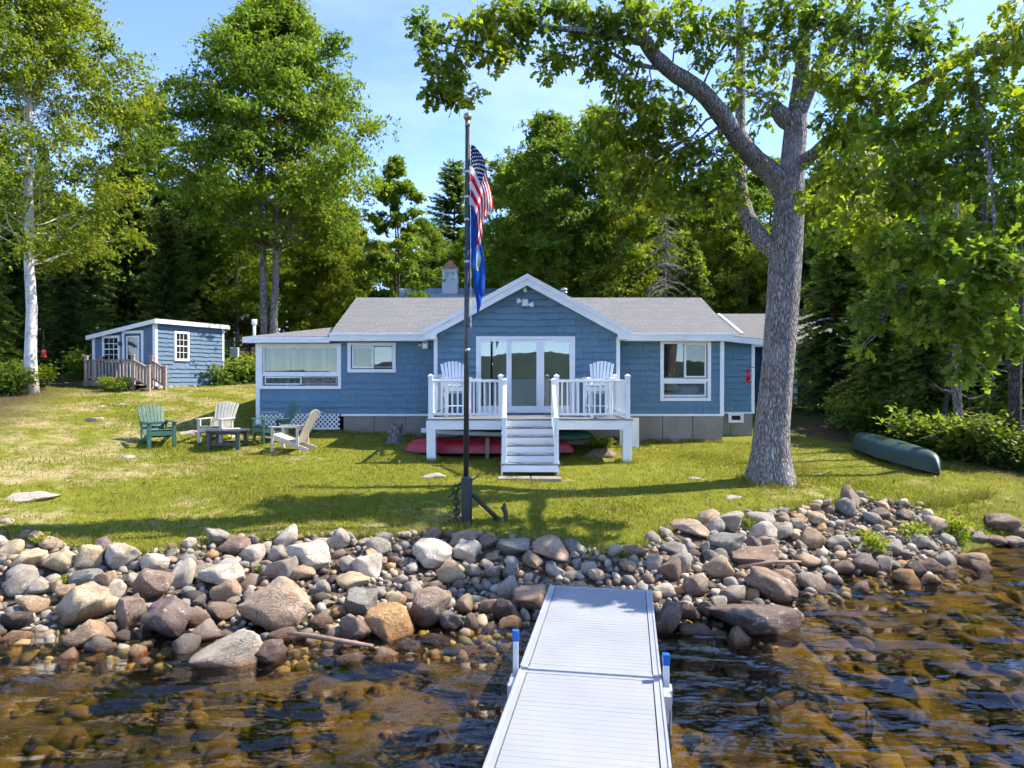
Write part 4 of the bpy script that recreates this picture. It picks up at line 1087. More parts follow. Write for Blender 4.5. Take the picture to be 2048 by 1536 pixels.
for k in range(9):
    u = .2 + k * .39; p = face_R(u, random.uniform(-.05, .08), SB - .1); o = bpy.data.objects.new('footing_stone', ROUND[k % 7]); COL.objects.link(o); o.parent = shed
    o.location = Vector(p) - wloc(shed); o.scale = (random.uniform(.14, .22), .16, random.uniform(.10, .15)); o.color = (*TONE['pale'], 1)
# its porch: floor, posts, rails, balusters, steps
porch = empty('shed_porch', face_L(1.6, .6, 2.3), 0, 'weathered brown wooden porch with railing and steps at the shed door', 'porch')
PD = .82; PF = 2.84
M['brown_pale'] = simple('weathered_paint_wood', (.37, .30, .26), (.27, .21, .18), 8, .8, .2, 40)
for k in range(6): fpart('floor_board', face_L, [(.18, 2.62, .05 + k * .132, .05 + k * .132 + .126, PF - .04, PF)], 'brown_wood', porch)
fpart('skirt_board', face_L, [(.16, 2.64, PD + .03, PD + .06, PF - .2, PF - .01)], 'brown_wood', porch)
def rail_run(a, b, n, hgt=.74):
    A = Vector(a); B = Vector(b)
    m = MB(); m.beam(A + Vector((0, 0, hgt)), B + Vector((0, 0, hgt)), .10, .05); m.build('top_rail', M['brown_wood'], porch)
    m = MB(); m.beam(A + Vector((0, 0, .09)), B + Vector((0, 0, .09)), .05, .06); m.build('bottom_rail', M['brown_wood'], porch)
    for k in range(1, n):
        p = A.lerp(B, k / n); m = MB(); m.box(p.x - .026, p.x + .026, p.y - .026, p.y + .026, p.z + .1, p.z + hgt); m.build('baluster', M['brown_pale'], porch)
def post(p, h, down=.45):
    m = MB(); m.box(p[0] - .055, p[0] + .055, p[1] - .055, p[1] + .055, p[2] - down, p[2] + h); q = m.build('post', M['brown_pale'], porch, bevel=.01)
    m = MB(); m.box(p[0] - .07, p[0] + .07, p[1] - .07, p[1] + .07, p[2] + h, p[2] + h + .06); m.build('post_cap', M['brown_pale'], q, bevel=.015)
A = face_L(2.55, .78, PF); B = face_L(.22, .78, PF); C_ = face_L(2.55, .12, PF); D = face_L(.02, .16, PF)
post(A, .86); post(B, .88); post(C_, .86); post(D, .84); rail_run(A, B, 14); rail_run(C_, A, 5)
Bs = face_L(-.52, .78, PF - .30); Ds = face_L(-.62, .16, PF - .30)
post(Bs, .80, .3); post(Ds, .78, .3); rail_run(B, Bs, 5); rail_run(D, Ds, 5)
for k in range(2): fpart('step', face_L, [(-.08 - k * .27, .19 - k * .27, .12, .80, PF - .14 * (k + 1) - .04, PF - .14 * (k + 1))], 'brown_wood', porch)

# utility boxes between shed and house
c = at(470, 750, 31); ub = empty('meter_pedestal', (c.x, c.y, gz(c.x, c.y)), 0, 'grey utility meter box on posts at the wood edge', 'utility box')
g0 = gz(c.x, c.y)
for s in (-.15, .05, .2): m = MB(); m.tube([(c.x + s, c.y, g0 - .1), (c.x + s, c.y, g0 + .75)], .03, 6); m.build('post', M['steel'], ub)
m = MB(); m.box(c.x - .25, c.x + .32, c.y - .1, c.y + .1, g0 + .55, g0 + .95); m.build('cabinet', simple('grey_enamel', (.38, .41, .38), None, 3, .5), ub, bevel=.02)
m = MB(); m.box(c.x - .18, c.x + .18, c.y - .14, c.y + .06, g0 + 1.0, g0 + 1.45); m.build('meter_box', simple('grey_enamel_pale', (.48, .50, .47), None, 3, .5), ub, bevel=.03)
c = at(503, 750, 31); g0 = gz(c.x, c.y); gen = empty('generator', (c.x, c.y, g0), 0, 'low beige generator cabinet behind the house corner', 'generator')
gm = simple('beige_enamel', (.52, .50, .42), None, 3, .5)
m = MB(); m.box(c.x - .3, c.x + .9, c.y - .3, c.y + .35, g0 + .05, g0 + .72); m.build('cabinet', gm, gen, bevel=.04)
m = MB(); m.box(c.x - .34, c.x + .94, c.y - .34, c.y + .39, g0 + .72, g0 + .79); m.build('lid', gm, gen, bevel=.02)
# ------------------------------------------------------------------ deck with stairs
DX0, DX1, DYF, DZ = -2.035, 2.85, 16.8, 1.98
deck = empty('porch_deck', (.4, 17.9, .95), 0, 'raised white railed deck with grey floor and stairs in front of the glass doors', 'deck')
def dpart(name, boxes, mat='white', parent=deck, bev=.005):
    m = MB(); [m.box(*b) for b in boxes]; return m.build(name, M[mat], parent, bevel=bev)
y = DYF - .02
nb = 17
for k in range(nb):
    y0 = DYF - .03 + k * (GYF - .08 - DYF) / nb; dpart('deck_board', [(DX0 - .02, DX1 + .02, y0, y0 + .135, DZ - .028, DZ)], 'deck_grey', bev=.003)
dpart('fascia_board', [(DX0, -.24, DYF, DYF + .035, DZ - .25, DZ - .03)]); dpart('fascia_board', [(1.04, DX1, DYF, DYF + .035, DZ - .25, DZ - .03)])
dpart('fascia_board', [(DX0, DX0 + .035, DYF + .036, GYF - .06, DZ - .25, DZ - .03)]); dpart('fascia_board', [(DX1 - .035, DX1, DYF + .036, GYF - .06, DZ - .25, DZ - .03)])
for px_ in (DX0 + .01, DX1 - .22):
    dpart('support_post', [(px_, px_ + .21, DYF + .005, DYF + .215, gz(px_, DYF) - .25, DZ - .252)])
dpart('joist', [(DX0 + .04, DX1 - .04, DYF + 1.2, DYF + 1.25, DZ - .2, DZ - .03)], 'brown_wood'); dpart('joist', [(DX0 + .04, DX1 - .04, DYF + .3, DYF + .35, DZ - .2, DZ - .03)], 'brown_wood')
def newel(x, yy, z0, h=1.0, w=.105):
    q = dpart('newel_post', [(x - w / 2, x + w / 2, yy - w / 2, yy + w / 2, z0, z0 + h)])
    m = MB(); z = z0 + h
    m.box(x - w * .66, x + w * .66, yy - w * .66, yy + w * .66, z, z + .025)
    a = w * .62; m.add([(x - a, yy - a, z + .026), (x + a, yy - a, z + .026), (x + a, yy + a, z + .026), (x - a, yy + a, z + .026), (x, yy, z + .075)], [(0, 1, 4), (1, 2, 4), (2, 3, 4), (3, 0, 4)])
    m.build('post_cap', M['white'], q)
    dpart('post_skirt', [(x - w * .62, x + w * .62, yy - w * .62, yy + w * .62, z0, z0 + .05)], parent=q)
def railing(a, b, n):
    A = Vector(a); B = Vector(b)
    m = MB(); m.beam(A + Vector((0, 0, .90)), B + Vector((0, 0, .90)), .085, .055); m.build('hand_rail', M['white'], deck, bevel=.008)
    m = MB(); m.beam(A + Vector((0, 0, .11)), B + Vector((0, 0, .11)), .05, .055); m.build('bottom_rail', M['white'], deck, bevel=.006)
    for k in range(1, n):
        p = A.lerp(B, k / n); m = MB()
        m.box(p.x - .019, p.x + .019, p.y - .019, p.y + .019, p.z + .13, p.z + .875); m.build('baluster', M['white'], deck)
xl, xr, yf = DX0 + .10, DX1 - .10, DYF + .09
sl, sr = -.27, 1.06
for x in (xl, sl, sr, xr): newel(x, yf, DZ)
for x in (xl, xr): newel(x, GYF - .14, DZ)
railing((xl, yf, DZ), (sl, yf, DZ), 13); railing((sr, yf, DZ), (xr, yf, DZ), 13)
railing((xl, yf, DZ), (xl, GYF - .14, DZ), 15); railing((xr, yf, DZ), (xr, GYF - .14, DZ), 15)
for x in ((xl + sl) / 2, (sr + xr) / 2): dpart('rail_foot', [(x - .04, x + .04, yf - .03, yf + .03, DZ, DZ + .09)])
# stairs
RISE, RUN = .178, .275
for k in range(6):
    zt = DZ - RISE * k; yk = DYF - RUN * k
    dpart('riser', [(-.20, 1.0, yk - .022, yk - .002, zt - RISE, zt - .032)])
    if k < 5: dpart('tread', [(-.25, 1.05, yk - RUN - .03, yk - .023, zt - RISE - .03, zt - RISE)], 'deck_grey')
for x in (-.22, 1.0):
    m = MB(); m.prism([(DYF, DZ - .05), (DYF - RUN * 5, DZ - RISE * 5 - .05), (DYF - RUN * 5, DZ - RISE * 6 - .1), (DYF - RUN * 4.4, DZ - RISE * 6 - .1), (DYF, DZ - .35)], 'x', x - .018, x + .018); m.build('stringer', M['white'], deck)
yb = DYF - RUN * 4.6; zb = DZ - RISE * 5
for x in (-.17, .97):
    newel(x, yb, zb, .98, .10)
    newel(x, DYF - .10, DZ - RISE - .02, 1.10, .095)
    a = Vector((x, DYF - .15, DZ + .78)); b = Vector((x, yb, zb + .88))
    m = MB(); m.beam(a, b, .08, .055); m.build('hand_rail', M['white'], deck, bevel=.008)
    m = MB(); m.beam(a - Vector((0, 0, .78)), b - Vector((0, 0, .78)), .05, .055); m.build('bottom_rail', M['white'], deck)
    for k in range(1, 9):
        p = a.lerp(b, k / 9); m = MB(); m.box(p.x - .018, p.x + .018, p.y - .018, p.y + .018, p.z - .77, p.z - .02); m.build('baluster', M['white'], deck)
g = gz(.4, 15.2)
m = MB(); m.box(-.3, .38, 14.98, 15.36, g - .06, g + .035); tag(m.build('stepping_slab', M['concrete'], None, bevel=.015), 'flat concrete slab in the grass at the stair foot, nearer the flagpole', 'slab', 'slabs at the stair foot')
m = MB(); m.box(.41, 1.05, 14.95, 15.34, g - .06, g + .033); tag(m.build('stepping_slab', M['concrete'], None, bevel=.015), 'flat concrete slab in the grass at the stair foot, farther from the flagpole', 'slab', 'slabs at the stair foot')
# white panel and rusty edge at the deck's right end
p = at(1267, 865, 19.0); sk_ = empty('skirt_panel', (p.x, 19.0, 1.1), 0, 'white vertical ribbed panel beside the deck under the wall', 'panel')
x0 = wx_(1240, 19.0)
for k in range(6): m = MB(); m.box(x0 + k * .086, x0 + k * .086 + .08, 18.99, 19.02, 1.05, 1.88); m.build('panel_rib', M['white'], sk_)
m = MB(); m.box(x0 + .52, x0 + .545, 18.985, 19.03, 1.05, 1.9); m.box(x0, x0 + .52, 18.985, 19.03, 1.885, 1.905); m.build('rusty_edge', simple('rust', (.30, .12, .05), (.2, .08, .03), 12, .8), sk_)

# ------------------------------------------------------------------ boats under and beside the deck
def hull(name, L, W, H, mat, parent, keel=.02, n=26, k=11, square=2.6, rocker=.10):
    """canoe hull lying upside down along x, gunwale at z = 0"""
    V_, F_ = [], []
    for i in range(n + 1):
        t = -1 + 2 * i / n; w = W / 2 * max(1 - abs(t) ** square, .015) ** .85; end = abs(t) ** 6
        h = H * (1 - .93 * abs(t) ** 10) ** .55 - rocker * H * t * t * .6
        for j in range(k + 1):
            a = math.pi * j / k; c_, s_ = math.cos(a), math.sin(a)
            V_.append((t * L / 2, w * math.copysign(abs(c_) ** .75, c_), h * s_ ** .62 + (keel * s_ ** 8)))
    for i in range(n):
        for j in range(k): b = i * (k + 1) + j; F_.append((b, b + 1, b + k + 2, b + k + 1))
    F_ += [tuple(range(k + 1)), tuple(n * (k + 1) + j for j in range(k, -1, -1))]
    m = MB(); m.add(V_, F_); return m.build(name, mat, parent, True)
def gunwale(L, W, mat, parent, square=2.6):
    for s in (-1, 1):
        pts = [(t * L / 2, s * (W / 2 * max(1 - abs(t) ** square, .015) ** .85 + .008), .0) for t in np.linspace(-1, 1, 27)]
        m = MB(); m.tube(pts, .016, 6); m.build('gunwale', mat, parent, True)
def hull_mat(name, a, b):
    t = NT(name); v = t.coord('Object'); n = t.noise(v, 1.4, 6, .7); s = t.noise(t.coord('Object', (.6, 18, 18)), 2.0, 5, .75)
    c = t.mix(t.ramp(s, [(.58, (0, 0, 0)), (.68, (.45, .45, .45))]), t.ramp(n, [(.35, a), (.7, b)]), tuple(min(1, x * 2.4 + .05) for x in a))
    return t.done(t.principled(c, t.math('ADD', t.math('MULTIPLY', n, .3), .28), None, 0, .5))
gcan = empty('green_canoe', (0, 0, 0), 0, 'dark green canoe lying upside down by the wood edge', 'canoe')
gm_ = hull_mat('green_hull', (.014, .042, .032), (.024, .060, .047))
h_ = hull('hull', 4.35, 1.0, .42, gm_, gcan); gunwale(4.35, 1.0, M['charcoal'], gcan)
for x in (-1.4, .2, 1.4): m = MB(); m.beam((x, -.40 + .06 * abs(x), .02), (x, .40 - .06 * abs(x), .02), .05, .02); m.build('thwart', M['brown_wood'], gcan)
A = ground_px(1710, 893); B = ground_px(1866, 948); B = A + (B - A).normalized() * 4.35
md = (A + B) / 2; gcan.location = (md.x, md.y, gz(md.x, md.y) + .06)
gcan.rotation_euler = (R(-7), math.atan2(A.z - B.z, 4.35), math.atan2(B.y - A.y, B.x - A.x))
rcan = empty('red_canoe', (0, 0, 0), 0, 'long red canoe lying upside down under the deck', 'canoe')
hull('hull', 4.25, .80, .34, hull_mat('red_hull', (.34, .010, .025), (.42, .018, .036)), rcan, square=3.4); gunwale(4.25, .80, M['charcoal'], rcan, 3.4)
rx = wx_(978, 17.7); rcan.location = (rx, 17.75, gz(rx, 17.75) + .10); rcan.rotation_euler = (0, 0, R(-2))
tc = empty('teal_kayak', (0, 0, 0), 0, 'slim dark teal kayak behind the red canoe under the deck', 'kayak')
hull('hull', 3.6, .62, .24, hull_mat('teal_hull', (.008, .075, .06), (.012, .10, .085)), tc, square=3.0); gunwale(3.6, .62, M['charcoal'], tc, 3.0)
tc.location = (.35, 18.35, gz(.3, 18.3) + .30); tc.rotation_euler = (0, 0, R(1))
sup = empty('paddle_board', (-.75, 18.15, 1.55), 0, 'white paddle board with grey fin stored under the deck', 'paddle board')
pts = []
for i in range(29):
    t = -1 + 2 * i / 28; pts.append((t * 1.55, .39 * max(1 - abs(t) ** 3.0, .01) ** .7))
m = MB(); poly = [(x, -w) for x, w in pts] + [(x, w) for x, w in pts[::-1]]
m.prism(poly, 'z', 0, .11); bo = m.build('board', simple('board_white', (.62, .66, .70), (.52, .57, .62), 2, .35), None, bevel=.03); bo.parent = sup
m = MB(); m.prism([(-1.25, .11), (-1.02, .11), (-1.18, .29), (-1.30, .30)], 'y', -.012, .012); f_ = m.build('fin', M['charcoal'], None); f_.parent = sup
sup.location = (-.78, 18.1, gz(-.8, 18) + .47); sup.rotation_euler = (0, R(2), R(-1))
rack = empty('boat_rack', (-.8, 18.2, .9), 0, 'low timber rack holding the boats under the deck', 'rack')
for x in (-1.9, -.6, .9):
    g0 = gz(x, 18)
    m = MB(); m.box(x - .04, x + .04, 17.25, 18.8, g0 - .05, g0 + .085); m.build('bearer', M['brown_wood'], rack)
    for yy in (17.28, 18.76): m = MB(); m.box(x - .045, x + .045, yy - .03, yy + .03, g0 + .086, g0 + .46); m.build('rack_post', M['brown_wood'], rack)
    m = MB(); m.box(x - .035, x + .035, 17.25, 18.8, g0 + .461, g0 + .468); m.build('rack_arm', M['brown_wood'], rack)

# ------------------------------------------------------------------ adirondack chairs
def adirondack(name, mat, tall=False):
    c = empty(name); z = .36 if tall else 0.0
    def P(nm, mb, bev=.006): return mb.build(nm, mat, c, bevel=bev)
    sf, sb = .40 + z, .22 + z          # seat height front / back
    n = 7
    for k in range(n):                 # fan of back slats, rounded top
        u = -1 + 2 * k / (n - 1); x0 = u * .20; x1 = u * .285; hgt = .80 + .10 * math.cos(u * 1.35)
        a = Vector((x0, .30, sb - .02)); b = Vector((x1, .30 + .40, sb - .02 + hgt * .93))
        if tall: b = Vector((x1, .30 + .24, sb + hgt * .92))
        m = MB(); m.beam(a, b, .072, .02, up=(0, 1, -.2)); P('back_slat', m)
    for k in range(5):
        t = k / 4; yy = -.26 + t * .5; m = MB(); zz = sf + (sb - sf) * t
        m.obox((0, yy, zz + .012), .54, .105, .022, Euler((math.atan2(sb - sf, .5), 0, 0)).to_matrix()); P('seat_slat', m)
    for s in (-1, 1):
        m = MB(); m.box(s * .29 - .045, s * .29 + .045, -.31, -.285 + .03, 0, .60 + z); P('front_leg', m)
        m = MB(); m.beam((s * .255, -.28, sf - .05), (s * .255, .62 if not tall else .34, .04 if not tall else sb - .06), .03, .10); P('side_rail', m)
        m = MB(); m.prism([(s * .29 - .06, -.36), (s * .29 + .06, -.36), (s * .31 + .065, -.1), (s * .31 + .05, .42), (s * .31 - .03, .42), (s * .29 - .06, -.1)], 'z', .60 + z, .624 + z); P('arm', m)
        m = MB(); m.beam((s * .29, .36, (.03 if tall else .12)), (s * .29, .36 if not tall else .33, .60 + z), .035, .07, up=(0, 1, 0)); P('rear_leg', m)
    m = MB(); m.box(-.27, .27, -.305, -.283, sf - .12, sf - .02); P('apron', m)
    m = MB(); m.beam((-.33, .37, .56 + z), (.33, .37, .56 + z), .03, .07); P('back_brace', m)
    if tall:
        m = MB(); m.box(-.27, .27, -.42, -.31, .26, .285); P('foot_rest', m)
        for s in (-1, 1): m = MB(); m.beam((s * .27, -.42, .245), (s * .27, .34, .245), .03, .07); P('stretcher', m)
    return c
def place(c, px, py, rz, label, group, z=None, Zd=None):
    if Zd is None: g_ = ground_px(px, py); c.location = g_
    else: c.location = (wx_(px, Zd), Zd, z)
    c.rotation_euler = (0, 0, R(rz)); tag(c, label, 'chair', group); return c
GRP = 'adirondack chairs round the low table'
place(adirondack('adirondack_chair', M['green_poly']), 316, 893, 42, 'green adirondack chair standing alone on the side of the table away from the house', GRP)
place(adirondack('adirondack_chair', M['cream_poly']), 430, 884, -4, 'cream adirondack chair facing the lake behind the round table', GRP)
place(adirondack('adirondack_chair', M['green_poly']), 538, 884, -48, 'green adirondack chair beside the white lattice', GRP)
place(adirondack('adirondack_chair', M['tan_poly']), 577, 902, -98, 'sand coloured adirondack chair seen from its side', GRP)
wch = simple('white_lumber', (.78, .79, .79), (.70, .71, .72), 5, .45)
place(adirondack('balcony_chair', wch, True), 912, 0, 14, 'tall white adirondack chair on the deck nearer the flagpole', 'tall chairs on the deck', DZ, 18.1)
place(adirondack('balcony_chair', wch, True), 1197, 0, -16, 'tall white adirondack chair on the deck nearer the oak', 'tall chairs on the deck', DZ, 18.1)
# deck side tables
for px_, lab in ((945, 'small white side table beside the deck chair near the flagpole'), (1168, 'small white side table beside the deck chair near the oak')):
    xx = wx_(px_, 18.2); tb = empty('side_table', (xx, 18.2, DZ), 0, lab, 'table', 'white side tables on the deck')
    m = MB(); m.box(xx - .22, xx + .22, 18.0, 18.4, DZ + .93, DZ + .955); m.build('table_top', wch, tb)
    for a in (-.18, .18):
        for b in (-.16, .16): m = MB(); m.box(xx + a - .02, xx + a + .02, 18.2 + b - .02, 18.2 + b + .02, DZ, DZ + .93); m.build('leg', wch, tb)
# round table
g_ = ground_px(455, 896); tab = empty('round_table', g_, 0, 'low round charcoal table in the ring of chairs', 'table')
def disc(m, c, r, z0, z1, n=28, sq=1.0):
    m.prism([(c[0] + r * math.cos(2 * math.pi * k / n), c[1] + r * sq * math.sin(2 * math.pi * k / n)) for k in range(n)], 'z', z0, z1)
for k in range(7):        # slatted top clipped to the circle
    yc = -.45 + k * .15; y0_, y1_ = yc - .07, yc + .07; r_ = .54
    def hw_(yv): return math.sqrt(max(r_ * r_ - yv * yv, .0004))
    m = MB(); m.prism([(g_.x - hw_(y0_), g_.y + y0_), (g_.x + hw_(y0_), g_.y + y0_), (g_.x + hw_(yc), g_.y + yc), (g_.x + hw_(y1_), g_.y + y1_), (g_.x - hw_(y1_), g_.y + y1_), (g_.x - hw_(yc), g_.y + yc)], 'z', g_.z + .44, g_.z + .47); m.build('top_slat', M['charcoal'], tab)
for sx in (-.36, .36):
    for sy in (-.28, .28): m = MB(); m.box(g_.x + sx - .045, g_.x + sx + .045, g_.y + sy - .045, g_.y + sy + .045, g_.z - .05, g_.z + .44); m.build('leg', M['charcoal'], tab)
for sy in (-.28, .28): m = MB(); m.beam((g_.x - .36, g_.y + sy, g_.z + .12), (g_.x + .36, g_.y + sy, g_.z + .12), .03, .07); m.beam((g_.x - .36, g_.y + sy, g_.z + .39), (g_.x + .36, g_.y + sy, g_.z + .39), .03, .07); m.build('stretcher', M['charcoal'], tab)
m = MB(); m.obox((g_.x + .1, g_.y - .02, g_.z + .485), .42, .22, .03, Euler((0, 0, .35)).to_matrix()); tag(m.build('folded_cloth', simple('pale_cloth', (.62, .60, .54), None, 8, .9), None, bevel=.01), 'pale folded cloth lying on the round table', 'cloth')
# tree stump by the wall
g_ = ground_px(790, 884); rs = np.linspace(0, 1, 9); st = MB(); V_ = []; n = 22
for i, t in enumerate(rs):
    for k in range(n):
        a = 2 * math.pi * k / n; rr = (.185 + .10 * (1 - t) ** 4) * (1 + .16 * math.sin(a * 5 + 1) * (1 - t * .3) + .08 * math.sin(a * 11)) ; zt = t * (.46 + .06 * math.sin(a * 3 + 1) + .05 * math.sin(a * 7))
        V_.append((g_.x + rr * math.cos(a), g_.y + rr * math.sin(a), g_.z - .04 + zt))
F_ = [(i * n + k, i * n + (k + 1) % n, (i + 1) * n + (k + 1) % n, (i + 1) * n + k) for i in range(8) for k in range(n)] + [tuple(8 * n + k for k in range(n))]
st.add(V_, F_); tag(st.build('tree_stump', M['oak_bark'], None, True), 'old weathered tree stump on the lawn by the foundation', 'stump')

# ------------------------------------------------------------------ flagpole, flags, anchor and chain
FB = ground_px(932, 1050); FX, FY, FZ = FB.x, FB.y, FB.z
pole = empty('flagpole', FB, 0, 'black flagpole in a square sleeve at the lawn edge', 'flagpole')
zt = wz_(256, FY)
m = MB(); m.tube([(FX, FY, FZ + .75), (FX + .01, FY, FZ + 3.2), (FX + .03, FY, zt)], [.045, .043, .038], 14); m.build('pole_shaft', M['pole'], pole, True)
m = MB(); m.box(FX - .075, FX + .075, FY - .075, FY + .075, FZ - .15, FZ + .80); m.build('sleeve', M['pole'], pole, bevel=.012)
m = MB(); m.box(FX + .076, FX + .10, FY - .03, FY + .03, FZ - .1, FZ + .78); m.build('sleeve_rib', M['pole'], pole)
for py in (345, 395, 440, 524, 650, 700): m = MB(); z = wz_(py, FY); m.tube([(FX + .02, FY, z - .022), (FX + .02, FY, z + .022)], .05, 14); m.build('clamp_band', M['steel'] if py != 650 else M['charcoal'], pole, True)
m = MB(); m.tube([(FX + .03, FY, zt), (FX + .03, FY, zt + .1)], .043, 12); m.build('truck', M['brass'], pole, True)
m = MB(); m.tube([(FX + .03, FY, zt + .1 + .07 * (1 - math.cos(a))) for a in np.linspace(.05, math.pi - .05, 9)], [max(.07 * math.sin(a), .008) for a in np.linspace(.05, math.pi - .05, 9)], 14); m.build('ball_finial', M['brass'], pole, True)
m = MB(); m.tube([(FX + .075, FY - .03, zt), (FX + .085, FY - .035, FZ + 3.3)], .006, 5); m.build('halyard', M['white_old'], pole)
def flag_mesh(name, mat, z_top, hoist, fly, drop, xspread, seed, parent, fold=.05, twist=0.0, tipshift=0.0, bunch=False):
    nu, nv = 40, 26; V_, UV = [], []
    for i in range(nu + 1):
        for j in range(nv + 1):
            u, v = i / nu, j / nv
            d = max(0, u - .06) * drop * (1 - .18 * v)
            gather = 1 - (.55 if not bunch else .3) * u * (1 - u * .4)
            x = .05 + (1 - math.exp(-u / .25)) * xspread * (1 - .62 * v) + tipshift * u * (1 - .3 * v) + .016 * math.sin(8 * u + 5 * v + seed) * min(1, u * 4)
            y_ = fold * math.sin(u * 15 + v * 4 + seed) * min(1, u * 5) + fold * .7 * math.sin(v * 9 + u * 5 + seed * 2) * u
            zv = (v * hoist) if not bunch else (.36 * v / .54 if v < .54 else .36 + (v - .54) / .46 * .78)
            V_.append((FX + x, FY - .02 + y_, z_top - zv * gather - d)); UV.append((u, v))
    F_ = [(i * (nv + 1) + j, i * (nv + 1) + j + 1, (i + 1) * (nv + 1) + j + 1, (i + 1) * (nv + 1) + j) for i in range(nu) for j in range(nv)]
    m = MB(); m.add(V_, F_); o = m.build(name, mat, parent, True)
    uv = o.data.uv_layers.new(name='UVMap')
    for l in o.data.loops: uv.data[l.index].uv = UV[l.vertex_index]
    return o
def flag_us():
    t = NT('striped_flag_cloth'); tc = t.n('TexCoord'); sp = t.n('SeparateXYZ'); t.l(tc.outputs['UV'], sp.inputs[0])
    u, v = sp.outputs[0], sp.outputs[1]
    st = t.math('FLOOR', t.math('MULTIPLY', v, 13)); odd = t.math('MODULO', st, 2)
    c = t.mix(odd, (.60, .016, .042), (.82, .80, .78))
    can = t.math('MULTIPLY', t.math('LESS_THAN', u, .40), t.math('LESS_THAN', v, .538))
    # stars: dots on a staggered lattice
    su = t.math('MULTIPLY', u, 12 / .40); sv = t.math('MULTIPLY', v, 10 / .538)
    fu = t.math('SUBTRACT', t.math('MODULO', t.math('ADD', su, t.math('MODULO', t.math('FLOOR', sv), 2)), 2), 1.0); fv = t.math('SUBTRACT', t.math('FRACT', sv), .5)
    dd = t.math('ADD', t.math('MULTIPLY', fu, fu), t.math('MULTIPLY', t.math('MULTIPLY', fv, fv), 1.4))
    star = t.math('LESS_THAN', dd, .13)
    blue = t.mix(star, (.012, .025, .10), (.75, .75, .75))
    c = t.mix(can, c, blue)
    p = t.principled(c, .75, None, 0, .2); tr = t.n('BsdfTranslucent'); t.l(c, tr.inputs['Color']); mx = t.n('MixShader'); mx.inputs[0].default_value = .6
    t.l(p, mx.inputs[1]); t.l(tr.outputs[0], mx.inputs[2]); return t.done(mx.outputs[0])
def flag_state():
    t = NT('blue_flag_cloth'); tc = t.n('TexCoord'); sp = t.n('SeparateXYZ'); t.l(tc.outputs['UV'], sp.inputs[0])
    u, v = sp.outputs[0], sp.outputs[1]
    du = t.math('MULTIPLY', t.math('SUBTRACT', u, .42), 1.5); dv = t.math('SUBTRACT', v, .5)
    r2 = t.math('SQRT', t.math('ADD', t.math('MULTIPLY', du, du), t.math('MULTIPLY', dv, dv)))
    c = t.mix(t.math('LESS_THAN', r2, .21), (.010, .085, .42), (.36, .62, .80))
    c = t.mix(t.math('MULTIPLY', t.math('LESS_THAN', r2, .21), t.math('GREATER_THAN', dv, .05)), c, (.72, .74, .72))
    c = t.mix(t.math('MULTIPLY', t.math('LESS_THAN', r2, .19), t.math('GREATER_THAN', du, .08)), c, (.55, .50, .10))
    c = t.mix(t.math('MULTIPLY', t.math('LESS_THAN', r2, .21), t.math('LESS_THAN', dv, -.17)), c, (.25, .12, .06))
    p = t.principled(c, .7, None, 0, .2); tr = t.n('BsdfTranslucent'); t.l(c, tr.inputs['Color']); mx = t.n('MixShader'); mx.inputs[0].default_value = .6
    t.l(p, mx.inputs[1]); t.l(tr.outputs[0], mx.inputs[2]); return t.done(mx.outputs[0])
fo = flag_mesh('national_flag', flag_us(), wz_(292, FY), .98, 1.5, 1.12, .34, .6, None, .05, tipshift=.06, bunch=True); tag(fo, 'red and white striped flag with starred blue corner hanging limp', 'flag')
fo = flag_mesh('state_flag', flag_state(), wz_(408, FY), .95, 1.4, 1.60, .23, 2.1, None, .045, tipshift=.05); tag(fo, 'blue flag with pale emblem hanging limp below the striped flag', 'flag')

# anchor leaning behind the pole, its chain hanging from the shackle
def PA(cx, cy, dz=0.0): return at(860 + cx * 220 / 1877, 900 + cy * 180 / 1536, FY + dz)
anchor = empty('old_anchor', (FX + .1, FY + .1, FZ), 0, 'black iron anchor leaning against the flagpole sleeve', 'anchor')
a = PA(520, 560, .16); b = PA(1160, 1185, .12)
m = MB(); m.tube([a, b], [.03, .042], 10); m.build('shank', M['rust_iron'], anchor, True)
m = MB(); m.tube([PA(305, 812, -.05), PA(560, 625, .14), PA(830, 438, .4)], .014, 8); m.build('stock', M['rust_iron'], anchor, True)
m = MB(); m.tube([PA(1275, 900, .18), PA(1258, 1000, .17), PA(1290, 1080, .15), PA(1300, 1200, .13), PA(1285, 1260, .12)], [.012, .05, .04, .03, .02], 8); m.build('fluke', M['rust_iron'], anchor, True)
m = MB(); m.tube([b, PA(1230, 1290, .1), PA(1290, 1240, .12)], [.04, .035, .03], 8); m.build('arm', M['rust_iron'], anchor, True)
m = MB(); m.tube([PA(580, 1405, -.12), PA(625, 1355, -.12), PA(690, 1345, -.12), PA(760, 1372, -.12), PA(800, 1400, -.12)], [.012, .02, .022, .02, .012], 8); m.build('buried_arm', M['rust_iron'], anchor, True)
chain = empty('iron_chain', PA(450, 1180), 0, 'heavy black chain hanging beside the flagpole', 'chain')
cpts = [PA(520, 570, .05), PA(440, 620), PA(425, 730), PA(440, 840), PA(445, 930), PA(448, 1020), PA(455, 1110), PA(455, 1200, -.02), PA(400, 1225, -.06), PA(335, 1218, -.1)]
def link(p, q, flat):
    p, q = Vector(p), Vector(q); d = (q - p); L = d.length * .5 + .022; d.normalize(); sd = Vector((0, 1, 0)) if flat else d.cross(Vector((0, 1, 0))).normalized(); c_ = (p + q) / 2; pts = []
    for k in range(15):
        a_ = 2 * math.pi * k / 14; pts.append(c_ + d * L * math.copysign(abs(math.cos(a_)) ** .7, math.cos(a_)) + sd * .042 * math.sin(a_))
    m = MB(); m.tube(pts, .0145, 7, False); m.build('chain_link', M['rust_iron'], chain, True)
for k in range(len(cpts) - 1): link(cpts[k], cpts[k + 1], k % 2 == 0)

